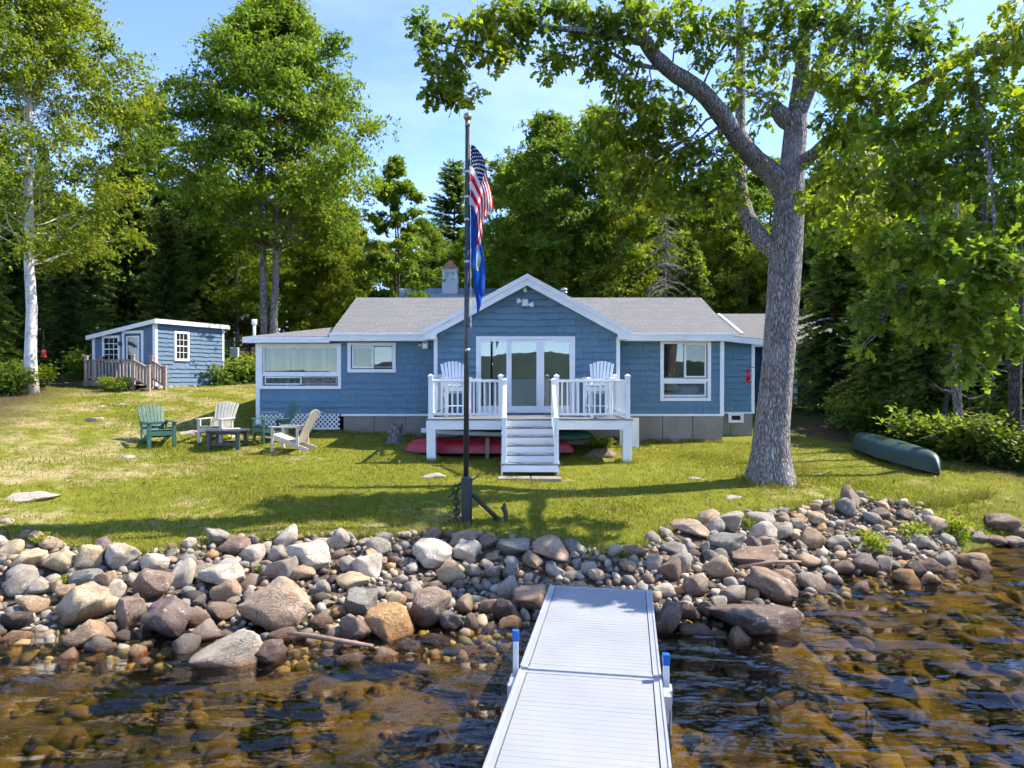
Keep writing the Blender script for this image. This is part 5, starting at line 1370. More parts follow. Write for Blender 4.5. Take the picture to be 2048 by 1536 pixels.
# ------------------------------------------------------------------ dock
DKZ = .37
far_c = Vector((1.09, 8.74)); near_c = Vector((.23, 3.45)); dax = (far_c - near_c).normalized(); dsx = Vector((dax.y, -dax.x))
dock_ang = math.atan2(dax.x, dax.y)
alu = NT('dock_aluminium'); v_ = alu.coord('Object'); an = alu.noise(v_, 3, 5, .6)
M['alu'] = alu.done(alu.principled(alu.ramp(an, [(.3, (.56, .57, .58)), (.7, (.47, .48, .49))]), .42, None, .55))
pl_ = NT('dock_planking'); v_ = pl_.coord('Object'); n_ = pl_.noise(v_, 1.2, 5); f_ = pl_.noise(pl_.coord('Object', (2, 60, 1)), 1.0, 3)
oi_ = pl_.n('ObjectInfo'); st_ = pl_.noise(pl_.coord('Generated', (3, 1, 1)), 2.0, 5, .7)
M['plank'] = pl_.done(pl_.principled(pl_.mix(pl_.math('MULTIPLY', f_, .3), pl_.ramp(n_, [(.35, (.36, .365, .37)), (.65, (.305, .31, .32))]), (.28, .285, .295)), .5, None, .15))
def DP(s, t, z): p = near_c + dax * s + dsx * t; return Vector((p.x, p.y, z))
def dbox(m, s0, s1, t0, t1, z0, z1):
    v_ = [DP(s, t, z) for z in (z0, z1) for (t, s) in ((t0, s0), (t1, s0), (t1, s1), (t0, s1))]
    m.add(v_, [(0, 3, 2, 1), (4, 5, 6, 7), (0, 1, 5, 4), (1, 2, 6, 5), (2, 3, 7, 6), (3, 0, 4, 7)])
Ltot = (far_c - near_c).length; J = 2.80      # the joint between the sections
def dock_section(name, s0, s1, z, lab):
    d_ = empty(name, DP((s0 + s1) / 2, 0, z), 0, lab, 'dock', 'dock sections')
    w = .105; k = 0; s = s0 + .03; m = None
    n = max(1, round((s1 - s0 - .06) / .0762)); st = (s1 - s0 - .06) / n
    for k in range(n):
        m = MB(); gap = .002 if k % 16 else .005
        v_ = []
        a0, a1 = s0 + .03 + k * st + gap / 2, s0 + .03 + (k + 1) * st - gap / 2
        dbox(m, a0, a1, -.545, .545, z - .03, z); m.build('plank', M['plank'], d_)
    for t0, t1 in ((-.622, -.553), (.553, .622)):
        m = MB(); dbox(m, s0, s1, t0, t1, z - .16, z + .012); dbox(m, s0, s1, t0 + (.0 if t0 < 0 else .05), t0 + (.02 if t0 < 0 else .07), z + .012, z + .022); m.build('side_rail', M['alu'], d_)
    for a0, a1 in ((s0 - .012, s0 + .028), (s1 - .028, s1 + .012)):
        m = MB(); dbox(m, a0, a1, -.552, .552, z - .15, z + .004); m.build('end_rail', M['alu'], d_)
    return d_
dock_section('dock_section', J + .05, Ltot, DKZ + .005, 'pale slatted dock section reaching onto the stones')
dn = dock_section('dock_section', -.35, J - .01, DKZ, 'pale slatted dock section nearest the viewer over the water')
m = MB(); dbox(m, J + .0, J + .035, -.58, .58, DKZ - .06, DKZ - .002); m.build('hinge_bar', M['steel'], dn)
blue_cap = simple('blue_plastic', (.012, .13, .48), (.01, .10, .40), 4, .35)
for t, hgt, lab in ((-.655, .35, 'white dock post with blue cap on the shore side facing the orange rock'), (.66, .22, 'shorter white dock post with blue cap on the cove side')):
    po = empty('dock_post', DP(J, t, -.6), 0, lab, 'post', 'posts of the dock')
    c = DP(J + .0, t, 0)
    m = MB(); m.box(c.x - .025, c.x + .025, c.y - .025, c.y + .025, -1.2, DKZ + hgt); m.build('post', M['white_old'], po, bevel=.006)
    m = MB(); m.box(c.x - .03, c.x + .03, c.y - .03, c.y + .03, DKZ + hgt - .085, DKZ + hgt + .012); m.build('cap', blue_cap, po, bevel=.008)
    m = MB(); dbox(m, J - .28, J - .1, t - .03, t + .03, DKZ - .13, DKZ - .02); dbox(m, J - .02, J + .12, t - .055, t + .055, DKZ - .2, DKZ - .08); m.build('bracket', M['alu'], po)
    m = MB(); m.tube([DP(J - .2, t * 1.04, DKZ - .02), DP(J - .2, t * 1.04, -.2)], .012, 6); m.build('lock_pin', M['steel'], po)
# driftwood pole along the waterline, and sticks
a = ground_px(570, 1298); b = ground_px(745, 1300)
a = Vector((wx_(572, 7.9), 7.9, .13)); b = Vector((wx_(745, 7.75), 7.75, .04))
m = MB(); m.tube([a, a.lerp(b, .3) + Vector((0, 0, .01)), a.lerp(b, .7), b], [.018, .032, .03, .02], 8); tag(m.build('driftwood_pole', M['driftwood'], None, True), 'bare brown driftwood pole lying along the waterline', 'driftwood')
a = at(1800, 1150, 10.4); m = MB()
p0 = ground_px(1478, 1150); m.tube([p0 + Vector((0, 0, .1)), p0 + Vector((.55, .12, .15)), p0 + Vector((1.0, .22, .13))], [.025, .03, .015], 7); tag(m.build('driftwood_stick', M['driftwood'], None, True), 'short pale stick on the stones by the cove', 'driftwood')

# red hummingbird feeder on a hook from the oak
c = at(1496, 762, 14.4); fe = empty('bird_feeder', c, 0, 'red hanging bird feeder beside the oak trunk', 'bird feeder')
red = simple('red_plastic', (.45, .012, .03), (.35, .01, .02), 4, .3)
m = MB(); m.tube([c + Vector((0, 0, .02)), c + Vector((0, 0, .22))], .045, 12); m.build('reservoir', red, fe, True)
m = MB(); m.tube([c + Vector((0, 0, -.03)), c + Vector((0, 0, 0)), c + Vector((0, 0, .02))], [.05, .085, .06], 12); m.build('dish', red, fe, True)
m = MB(); m.tube([c + Vector((0, 0, .22)), c + Vector((0, 0, .245))], [.05, .03], 12); m.build('lid', red, fe, True)
m = MB(); m.tube([c + Vector((0, 0, .24)), c + Vector((0, 0, .27)), c + Vector((.10, .05, .28)), c + Vector((.26, .15, .26))], .007, 6); m.build('hook', M['charcoal'], fe, True)
c = at(88, 712, 23.5); fe = empty('bird_feeder', c, 0, 'small red bird feeder hanging by the white birch', 'bird feeder')
m = MB(); m.tube([c, c + Vector((0, 0, .2))], .06, 10); m.build('reservoir', red, fe, True); m = MB(); m.tube([c + Vector((0, 0, -.03)), c], [.1, .08], 10); m.build('dish', red, fe, True)
m = MB(); m.tube([c + Vector((0, 0, .2)), c + Vector((0, 0, .9))], .005, 5); m.build('wire', M['charcoal'], fe)
# ------------------------------------------------------------------ vegetation
T_LEAF = np.array([(0, 0, 0), (.5, .34, .07), (1, 0, -.10), (.5, -.34, .07)])
T_OAK = np.array([(0, 0, 0), (.20, .17, .03), (.32, .07, .02), (.50, .33, .02), (.60, .10, .0), (.78, .26, -.04), (1, 0, -.16), (.78, -.26, -.04), (.60, -.10, .0), (.50, -.33, .02), (.32, -.07, .02), (.20, -.17, .03)])
T_NEED = np.array([(0, .02, 0), (.35, .16, .0), (1, 0, -.12), (.35, -.16, .0)])
T_TRI = np.array([(0, .5, 0), (0, -.5, 0), (1, 0, 0)])
def unit(a): return a / np.maximum(np.linalg.norm(a, axis=-1, keepdims=True), 1e-9)
def leaf_object(name, P, A, N, S, T, C, mat, parent=None, off=None):
    A = unit(A); N = unit(N - A * (N * A).sum(1, keepdims=True)); B = np.cross(N, A); k = len(T); n = len(P)
    V = P[:, None] + S[:, None, None] * (T[None, :, 0:1] * A[:, None] + T[None, :, 1:2] * B[:, None] + T[None, :, 2:3] * N[:, None])
    V = V.reshape(-1, 3)
    if off is not None: V = V - off
    F = np.arange(n * k).reshape(n, k)
    return np_mesh(name, V, F, mat, parent, np.repeat(C, k, axis=0))
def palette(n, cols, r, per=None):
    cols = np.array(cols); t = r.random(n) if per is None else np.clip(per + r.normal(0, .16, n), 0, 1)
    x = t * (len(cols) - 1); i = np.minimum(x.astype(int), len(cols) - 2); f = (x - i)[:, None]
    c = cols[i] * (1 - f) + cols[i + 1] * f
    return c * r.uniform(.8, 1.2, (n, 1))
GREENS = {'maple': [(0.096, 0.157, 0.024), (0.176, 0.261, 0.030), (0.279, 0.336, 0.040)], 'birch': [(0.116, 0.170, 0.023), (0.208, 0.262, 0.029), (0.322, 0.332, 0.043)],
          'oak': [(0.092, 0.163, 0.028), (0.193, 0.271, 0.030), (0.335, 0.372, 0.040)], 'spruce': [(0.054, 0.097, 0.030), (0.096, 0.153, 0.040), (0.158, 0.215, 0.046)],
          'pine': [(0.091, 0.153, 0.040), (0.157, 0.226, 0.049), (0.246, 0.292, 0.065)], 'hemlock': [(0.070, 0.120, 0.027), (0.132, 0.197, 0.032), (0.246, 0.293, 0.042)],
          'shrub': [(0.053, 0.098, 0.017), (0.106, 0.161, 0.023), (0.180, 0.216, 0.030)]}
def jag(a, b, n, amp, r):
    a, b = np.array(a, float), np.array(b, float); out = []
    L = np.linalg.norm(b - a)
    for i in range(n + 1):
        t = i / n; p = a + (b - a) * t
        if 0 < i < n: p = p + r.normal(0, amp * L, 3) * np.array([1, 1, .5])
        out.append(p)
    return out
def broadleaf(seed, H, Rc, cb, nclump, lpc, leaf, tr, pal, trunk_mat, flat=.55, stems=1, lean=0.0, shape=1.0, open_=.0):
    """one broadleaved tree at the origin: returns (trunk mesh object data, crown mesh data)"""
    r = np.random.default_rng(seed); m = MB(); st = []
    for s in range(stems):
        a0 = r.uniform(0, 6.28); bx, by = (0, 0) if stems == 1 else (math.cos(a0) * tr * 1.0, math.sin(a0) * tr * .4)
        if stems > 1: bx = (s - (stems - 1) / 2) * tr * 1.05
        top = np.array([bx * 2.5 + r.normal(0, .2) + lean * H, by * 2 + r.normal(0, .2), H * .9]); pts = jag((bx, by, -.4), top, 9, .002, r)
        rad = [tr * (1.25 if i == 0 else 1) * (1 - .88 * (i / 9) ** 1.1) / (1 if stems == 1 else 1.15) for i in range(10)]
        m.tube(pts, rad, 10); st.append(np.array(pts))
    P, A, N, S, Cc = [], [], [], [], []
    for c in range(nclump):
        t = r.random() ** .85; z = H * (cb + (1 - cb) * t)
        prof = math.sin(math.pi * min(.98, (.10 + .90 * t ** shape)) ** .80) ** .75
        a = r.uniform(0, 6.28); rad = Rc * prof * (r.random() ** .38) * r.uniform(.8, 1.08)
        path = st[r.integers(len(st))]
        ctr = np.array([np.interp(z, path[:, 2], path[:, 0]) + rad * math.cos(a), np.interp(z, path[:, 2], path[:, 1]) + rad * math.sin(a), z])
        rc = Rc * r.uniform(.15, .28) * (1.1 - .35 * t)
        zb = max(z - rad * r.uniform(.35, .8), H * cb * .92)
        b0 = np.array([np.interp(zb, path[:, 2], path[:, 0]), np.interp(zb, path[:, 2], path[:, 1]), zb])
        if r.random() < .75:
            bp = jag(b0, ctr, 4, .05, r); br = max(tr * (.14 if trunk_mat is M['birch_bark'] else .22) * (1 - t * .7), .014); m.tube(bp, [br, br * .75, br * .5, br * .32, br * .15], 5, False)
        n = int(lpc * r.uniform(.6, 1.4)) // 6 * 6; d = np.repeat(np.clip(r.normal(0, .48, (n // 6, 3)), -1.0, 1.0), 6, axis=0) + r.normal(0, .07, (n, 3)); tl_ = r.normal(0, .22, 2)
        p = ctr + d * np.array([rc * r.uniform(.85, 1.3), rc * r.uniform(.85, 1.3), rc * flat]); p[:, 2] += (p[:, :2] - ctr[:2]) @ tl_; p[:, 2] -= .35 * ((p[:, :2] - ctr[:2]) ** 2).sum(1) / max(rc, .1) * .5
        P.append(p); N.append(unit(r.normal(0, .55, (n, 3)) + np.array([0, 0, 1.0]) + d * .5)); ax = r.normal(0, 1, (n, 3)); ax[:, 2] -= .5; A.append(ax)
        S.append(leaf * r.uniform(.65, 1.25, n)); Cc.append(palette(n, pal, r, np.clip(r.normal(.5, .22), 0, 1)))
    P, A, N, S, Cc = map(np.concatenate, (P, A, N, S, Cc))
    to = m.build('trunk', trunk_mat, None, True); co = leaf_object('crown', P, A, N, S, T_LEAF, Cc, M['leaf'])
    return to, co
def conifer(seed, H, Rc, base, pal, tr, droop=.25, step=.38, per=6, tuft=.30, shape=.85, bare=0.0, up=.0, dens=1.0, mat='needle'):
    r = np.random.default_rng(seed); m = MB(); pts = jag((0, 0, -.4), (0, 0, H), 7, .004, r)
    m.tube(pts, [tr * (1 - .93 * i / 7) for i in range(8)], 8)
    P, A, N, S, Cc = [], [], [], [], []; z = base
    while z < H * .985:
        t = (z - base) / (H - base); L0 = Rc * (1 - t) ** shape * (1.0 if t > .08 else .7) + .12
        for k in range(per):
            a = r.uniform(0, 6.28); L = L0 * r.uniform(.55, 1.15); u = np.array([math.cos(a), math.sin(a), 0]); s_ = np.array([-u[1], u[0], 0])
            n = max(3, int(L / .085 * dens)); f = np.linspace(.12, 1, n) if not bare else np.linspace(.05, 1, n)
            cz = z + r.normal(0, .08)
            line = np.array([0, 0, cz]) + u * (f * L)[:, None] + np.array([0, 0, 1.0]) * ((up * f - droop * f * f) * L)[:, None]
            if r.random() < .6 or bare: m.tube([(0, 0, cz), tuple(line[n // 2]), tuple(line[-1])], [.022 + .012 * L, .012 + .006 * L, .004], 4, False)
            if bare and r.random() < bare: 
                for q in range(5):
                    p = line[r.integers(n // 3, n)]; e = p + (u * .3 + s_ * r.choice([-1, 1]) * .5 + np.array([0, 0, r.uniform(-.35, .05)])) * L * .35; m.tube([tuple(p), tuple(e)], [.008, .003], 3, False)
                continue
            for side in (-1, 1):
                sh = tuft * (1.05 - .55 * f) * r.uniform(.7, 1.3, n) * (.5 + .6 * min(1, L))
                ax = u * .75 + s_ * side * r.uniform(.5, 1.0, (n, 1)) + np.array([0, 0, -.12 + up * .4]) + r.normal(0, .16, (n, 3))
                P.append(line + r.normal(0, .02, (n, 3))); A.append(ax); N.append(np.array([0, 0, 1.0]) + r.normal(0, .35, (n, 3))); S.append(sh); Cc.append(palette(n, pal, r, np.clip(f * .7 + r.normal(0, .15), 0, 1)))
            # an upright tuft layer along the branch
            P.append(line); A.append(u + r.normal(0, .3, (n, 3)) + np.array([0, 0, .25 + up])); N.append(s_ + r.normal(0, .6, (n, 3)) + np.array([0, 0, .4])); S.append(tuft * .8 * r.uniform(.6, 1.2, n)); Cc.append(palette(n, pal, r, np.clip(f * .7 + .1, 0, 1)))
        z += step * r.uniform(.7, 1.3) * (1 - .45 * t)
    to = m.build('trunk', M['dark_bark'] if not bare else M['grey_bark'], None, True)
    if not P: return to, None
    P, A, N, S, Cc = map(np.concatenate, (P, A, N, S, Cc))
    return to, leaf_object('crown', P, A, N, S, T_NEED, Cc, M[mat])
def tree_thing(name, parts, loc, label, cat='tree', group=None, scale=(1, 1, 1), rz=0.0, first=False):
    root = empty(name, loc, rz, label, cat, group); root.scale = scale
    for p in parts:
        if p is None: continue
        q = p if first else p.copy()
        if not first: COL.objects.link(q)
        q.parent = root
    return root

# --- the big oak by the water
oak = empty('oak_tree', (0, 0, 0), 0, 'big lakeside oak with rough grey trunk and spreading limbs', 'tree')
ob = ground_px(1543, 962)
oak.location = ob
SKEL = []
def limb(pts, radpx, name='limb', n=12, sub=4):
    """pts: (px, py, depth); radpx: widths in photo pixels"""
    P3 = [at(*p) for p in pts]; rr = [w * .86 / 2 * p[2] / FPX for w, p in zip(radpx, pts)]
    Q, Rr = [], []
    for i in range(len(P3) - 1):
        p0, p1, p2, p3 = P3[max(i - 1, 0)], P3[i], P3[i + 1], P3[min(i + 2, len(P3) - 1)]
        for j in range(sub):
            t = j / sub
            q = .5 * ((2 * p1) + (p2 - p0) * t + (2 * p0 - 5 * p1 + 4 * p2 - p3) * t * t + (3 * p1 - p0 - 3 * p2 + p3) * t ** 3)
            Q.append(q); Rr.append(rr[i] * (1 - t) + rr[i + 1] * t)
    Q.append(P3[-1]); Rr.append(rr[-1])
    m = MB(); m.tube(Q, Rr, n, False); b = m.build(name, M['oak_bark'], oak, True)
    md = b.modifiers.new('rough', 'DISPLACE'); tx = bpy.data.textures.get('bark_rough') or bpy.data.textures.new('bark_rough', 'CLOUDS'); tx.noise_scale = .22; md.texture = tx; md.strength = .05; md.mid_level = .5; md.texture_coords = 'LOCAL'
    SKEL.extend(Q); return b
Zo = ob.y
m = MB()
tp = [(1543, 975, Zo), (1543, 950, Zo), (1543, 915, Zo), (1545, 860, Zo), (1551, 780, Zo), (1558, 690, Zo), (1566, 590, Zo), (1572, 490, Zo), (1578, 400, Zo), (1582, 330, Zo), (1588, 270, Zo), (1590, 215, Zo)]
tw_ = [102, 92, 78, 68, 63, 62, 62, 63, 56, 47, 45, 38]
V_ = []; n = 28; rows = []
for i in range(len(tp) - 1):
    for j in range(5):
        t = j / 5; rows.append((at(*tp[i]).lerp(at(*tp[i + 1]), t), (tw_[i] * (1 - t) + tw_[i + 1] * t) / 2 * Zo / FPX))
for c, rr in rows:
    hgt = c.z - ob.z
    for k in range(n):
        a = 2 * math.pi * k / n; fl = 1 + (.13 * math.sin(a * 5 + .7) + .07 * math.sin(a * 8)) * math.exp(-max(hgt, 0) / .35) + .025 * math.sin(a * 7 + hgt * 1.5) + .02 * mnoise.noise(Vector((math.cos(a) * 2, math.sin(a) * 2, hgt * 1.5)))
        V_.append((c.x + rr * fl * math.cos(a), c.y + rr * fl * math.sin(a), c.z))
m.add(V_, [(i * n + k, i * n + (k + 1) % n, (i + 1) * n + (k + 1) % n, (i + 1) * n + k) for i in range(len(rows) - 1) for k in range(n)])
m.build('trunk', M['oak_bark'], oak, True)
limb([(1572, 395, Zo), (1545, 352, Zo - .1), (1500, 312, Zo - .3), (1450, 245, Zo - .6), (1400, 185, Zo - .9), (1335, 142, Zo - 1.2), (1290, 90, Zo - 1.5), (1262, 25, Zo - 1.7), (1235, -60, Zo - 1.9)], [56, 50, 45, 42, 40, 36, 32, 28, 24])
limb([(1590, 225, Zo), (1598, 165, Zo), (1606, 90, Zo - .1), (1600, 20, Zo - .2), (1590, -70, Zo - .3)], [40, 34, 28, 26, 22])
limb([(1588, 250, Zo), (1620, 170, Zo - .2), (1650, 110, Zo - .5), (1680, 55, Zo - .8), (1720, -20, Zo - 1.2)], [34, 32, 28, 25, 20])
limb([(1590, 250, Zo), (1568, 240, Zo), (1553, 222, Zo), (1552, 205, Zo)], [44, 42, 34, 14])
limb([(1590, 330, Zo), (1625, 310, Zo - .5), (1658, 280, Zo - 1.2), (1740, 235, Zo - 2.4), (1850, 165, Zo - 3.6), (1920, 115, Zo - 4.2), (2060, 88, Zo - 4.8)], [32, 30, 27, 26, 26, 26, 22])
limb([(1850, 165, Zo - 3.6), (1990, 80, Zo - 4.6), (2070, 50, Zo - 5)], [18, 16, 12])
limb([(1552, 505, Zo), (1520, 478, Zo + .1), (1492, 430, Zo + .3), (1480, 375, Zo + .6), (1477, 300, Zo + .9), (1480, 180, Zo + 1.1), (1478, 60, Zo + 1.3), (1474, -60, Zo + 1.5)], [44, 40, 36, 30, 25, 22, 20, 16])
limb([(1290, 90, Zo - 1.5), (1190, 70, Zo - 1.9), (1080, 55, Zo - 2.2), (985, 45, Zo - 2.4), (930, 70, Zo - 2.5), (905, 120, Zo - 2.5)], [18, 14, 10, 7, 5, 4])
limb([(1330, 140, Zo - 1.2), (1260, 130, Zo - 1.5), (1205, 105, Zo - 1.6), (1120, 125, Zo - 1.7)], [13, 9, 6, 4])
limb([(1740, 235, Zo - 2.4), (1790, 300, Zo - 3.6), (1830, 390, Zo - 4.6), (1850, 480, Zo - 5.4), (1820, 560, Zo - 5.9)], [14, 11, 8, 6, 4])
limb([(1920, 115, Zo - 4.2), (1960, 240, Zo - 5.2), (1980, 370, Zo - 5.8), (1985, 500, Zo - 6.2), (1960, 620, Zo - 6.4)], [15, 11, 8, 6, 4])
BL = [  # px, py, rx, ry, depth, clusters
 (860, 60, 45, 40, 12.2, 22), (900, 130, 60, 50, 12.2, 42), (880, 185, 35, 38, 12.2, 20), (925, 192, 40, 22, 12.2, 14), (940, 60, 55, 45, 12.3, 30), (1010, 40, 60, 42, 12.5, 34), (985, 110, 40, 45, 12.3, 18),
 (1080, 40, 55, 45, 12.7, 32), (1030, 85, 40, 40, 12.5, 14), (1110, 120, 45, 28, 12.9, 18), (1150, 30, 55, 40, 13, 32), (1180, 95, 50, 40, 13, 26), (1090, 150, 22, 15, 12.9, 6),
 (1240, 50, 60, 55, 13, 40), (1230, 150, 60, 45, 13.2, 32), (1310, 40, 60, 50, 13.2, 34), (1390, 40, 60, 50, 13.6, 34), (1300, 200, 60, 40, 13.5, 28), (1460, 60, 50, 60, 14, 26), (1400, 110, 40, 30, 13.6, 14),
 (1240, 240, 75, 45, 14, 44), (1330, 260, 75, 55, 14.2, 60), (1200, 290, 75, 40, 14.4, 40), (1290, 330, 85, 50, 14.4, 64), (1390, 330, 80, 60, 14.6, 66), (1440, 390, 60, 45, 14.8, 36), (1340, 395, 70, 40, 14.6, 40), (1250, 385, 60, 30, 14.6, 24),
 (1470, 290, 45, 60, 15.2, 26), (1530, 200, 45, 70, 15, 30), (1540, 90, 60, 70, 14.4, 44), (1460, 175, 40, 40, 15, 16), (1620, 60, 70, 60, 13.8, 48), (1660, 160, 60, 60, 13.4, 40), (1560, 20, 60, 40, 14, 26),
 (1720, 60, 80, 70, 12.5, 54), (1730, 190, 80, 70, 12, 56), (1680, 260, 60, 50, 12.6, 36), (1700, 350, 80, 60, 12, 50), (1640, 400, 55, 45, 13, 26), (1650, 470, 45, 30, 12.6, 14), (1740, 440, 70, 45, 11, 34),
 (1830, 80, 80, 70, 11, 50), (1830, 250, 85, 80, 10.5, 56), (1830, 370, 80, 70, 10, 48), (1940, 180, 90, 80, 10, 56), (1940, 320, 90, 80, 9.6, 54), (2030, 80, 60, 80, 9.8, 36), (2040, 260, 60, 90, 9.3, 40), (2030, 420, 60, 80, 9, 44),
 (1780, 510, 65, 45, 9.4, 34), (1880, 490, 70, 60, 9, 44), (1960, 540, 70, 60, 8.6, 42), (1800, 580, 60, 35, 8.8, 18), (1760, 630, 45, 26, 8.8, 10), (1900, 600, 65, 40, 8.5, 28), (1960, 660, 60, 45, 8.4, 26), (1940, 735, 35, 35, 8.4, 8), (2040, 560, 50, 70, 8.3, 20), (2030, 680, 40, 50, 8.2, 10), (1850, 660, 35, 25, 8.6, 6), (1720, 700, 20, 10, 8.8, 2)]
ro = np.random.default_rng(21); SK = np.array([tuple(p) for p in SKEL]); tw = MB(); LP, LA, LN, LS, LC = [], [], [], [], []
for (px, py, rx, ry, Zb, nc) in BL:
    c = np.array(at(px, py, Zb)); ex = np.array([rx * Zb / FPX, .75 * (rx + ry) / 2 * Zb / FPX, ry * Zb / FPX])
    b0 = SK[np.argmin(((SK - c) ** 2).sum(1) + .4 * np.maximum(SK[:, 2] - c[2], 0) ** 2)]
    bp = jag(b0, c, 5, .04, ro); L = np.linalg.norm(c - b0); rb = min(.012 + .011 * L, .05)
    tw.tube(bp, [rb, rb * .8, rb * .65, rb * .5, rb * .4, rb * .3], 5, False)
    lum = np.clip(ro.normal(.5, .2), .1, .9)
    for k in range(int(nc * 1.25)):
        d = unit(ro.normal(0, 1, 3)) * ro.random() ** .45; tip = c + d * ex
        s0 = np.array(bp[ro.integers(2, 6)]); mid = (s0 + tip) / 2 + ro.normal(0, .05, 3)
        if ro.random() < .6: tw.tube([tuple(s0), tuple(mid), tuple(tip)], [rb * .35, rb * .22, .004], 3, False)
        n = int(ro.integers(6, 12)); out = unit(tip - s0)
        ax = unit(ro.normal(0, .8, (n, 3)) + out * .55 + np.array([0, 0, -.35])); LP.append(tip + ro.normal(0, .045, (n, 3))); LA.append(ax)
        LN.append(np.array([0, 0, 1.0]) + ro.normal(0, .6, (n, 3))); LS.append(.165 * ro.uniform(.65, 1.2, n)); LC.append(palette(n, GREENS['oak'], ro, lum))
tw_o = tw.build('twigs', M['oak_bark'], oak, True); tag(tw_o, kind='stuff')
LP, LA, LN, LS, LC = map(np.concatenate, (LP, LA, LN, LS, LC))
# the 300 leaves that show largest are parts of their own
vis = (np.abs(LP[:, 0]) < LP[:, 1] * .72) & (LP[:, 2] < CAMZ + .53 * LP[:, 1]); score = np.where(vis, LS / LP[:, 1], 0); order = np.argsort(-score); big = order[:300]; rest = np.sort(order[300:])
leaf_object('crown', LP[rest], LA[rest], LN[rest], LS[rest], T_OAK, LC[rest], M['oak_leaf'], oak, np.array(wloc(oak)))['kind'] = 'stuff'
lmesh = []
for k in range(8):
    col = palette(1, GREENS['oak'], ro, k / 8)[0]
    o = leaf_object('leaf', np.zeros((1, 3)), np.array([[1., 0, 0]]), np.array([[0, 0, 1.]]), np.ones(1), T_OAK, np.array([col]), M['oak_leaf']); lmesh.append(o.data); bpy.data.objects.remove(o)
for i in big:
    o = bpy.data.objects.new('leaf', lmesh[int(ro.integers(8))]); COL.objects.link(o); o.parent = oak
    a = Vector(LA[i]).normalized(); nn = Vector(LN[i]); nn = (nn - a * nn.dot(a)).normalized(); b = nn.cross(a)
    mt = Matrix((a, b, nn)).transposed().to_4x4(); o.rotation_euler = mt.to_euler(); o.location = Vector(LP[i]) - wloc(oak); o.scale = (LS[i],) * 3

# --- the birch, the double maple and the other single trees
def gl(px, Zd): x = wx_(px, Zd); return Vector((x, Zd, gz(x, Zd) - .05))
def hgt_to(px, topy, Zd): g_ = gl(px, Zd); return wz_(topy, Zd) - g_.z
t_, c_ = broadleaf(31, hgt_to(64, -150, 24), 3.8, .30, 190, 430, .125, .20, GREENS['birch'], M['birch_bark'], .7, shape=.9)
tree_thing('birch_tree', (t_, c_), gl(64, 24), 'tall white barked birch at the edge of the photo before the shed', first=True, rz=1.2)
t_, c_ = broadleaf(33, hgt_to(560, 15, 33), 5.0, .38, 250, 480, .155, .25, GREENS['maple'], M['grey_bark'], .38, stems=2)
tree_thing('maple_tree', (t_, c_), gl(536, 33), 'tall twin trunked maple behind the corner window', first=True)
t_, c_ = broadleaf(35, hgt_to(780, 318, 37), 2.0, .22, 100, 330, .15, .13, GREENS['maple'], M['dark_bark'], .5, stems=2)
tree_thing('young_maple', (t_, c_), gl(792, 36.5), 'slim twin stemmed tree in front of the barn roof', first=True)
tA = broadleaf(36, 13.0, 4.2, .26, 150, 300, .165, .17, GREENS['maple'], M['grey_bark'], .38, lean=.03)
tB = broadleaf(37, 12.0, 3.6, .24, 135, 290, .16, .15, GREENS['birch'], M['grey_bark'], .55, lean=-.04)
tC = broadleaf(38, 15.0, 4.6, .32, 150, 300, .17, .2, GREENS['maple'], M['dark_bark'], .38)
sA = conifer(41, 12.0, 2.3, .8, GREENS['spruce'], .16, .28, .34, 9, .42)
sB = conifer(42, 15.0, 2.9, 1.5, GREENS['spruce'], .2, .35, .38, 9, .46)
hA = conifer(43, 11.0, 2.9, .5, GREENS['hemlock'], .17, .30, .30, 9, .40, .7)
hB = conifer(44, 8.0, 2.5, .3, GREENS['hemlock'], .13, .26, .26, 9, .36, .7)
pA = conifer(45, 16.0, 3.2, 3.0, GREENS['pine'], .24, .05, .52, 9, .52, .6, 0, .22, .9)
pB = conifer(46, 14.0, 3.0, 2.0, GREENS['pine'], .2, .02, .46, 9, .50, .65, 0, .2, .9)
dA = conifer(47, 8.0, 1.9, .8, GREENS['spruce'], .13, .42, .34, 6, .3, .6, 1.0)
KIND = {'mapleA': (tA, 13.0, 'maple_tree'), 'mapleB': (tB, 12.0, 'birch_tree'), 'mapleC': (tC, 15.0, 'maple_tree'), 'spruceA': (sA, 12.0, 'spruce_tree'), 'spruceB': (sB, 15.0, 'spruce_tree'), 'hemA': (hA, 11.0, 'hemlock_tree'),
        'hemB': (hB, 8.0, 'hemlock_tree'), 'pineA': (pA, 16.0, 'pine_tree'), 'pineB': (pB, 14.0, 'pine_tree'), 'dead': (dA, 8.0, 'dead_spruce')}
used = set(); seen_labels = set()
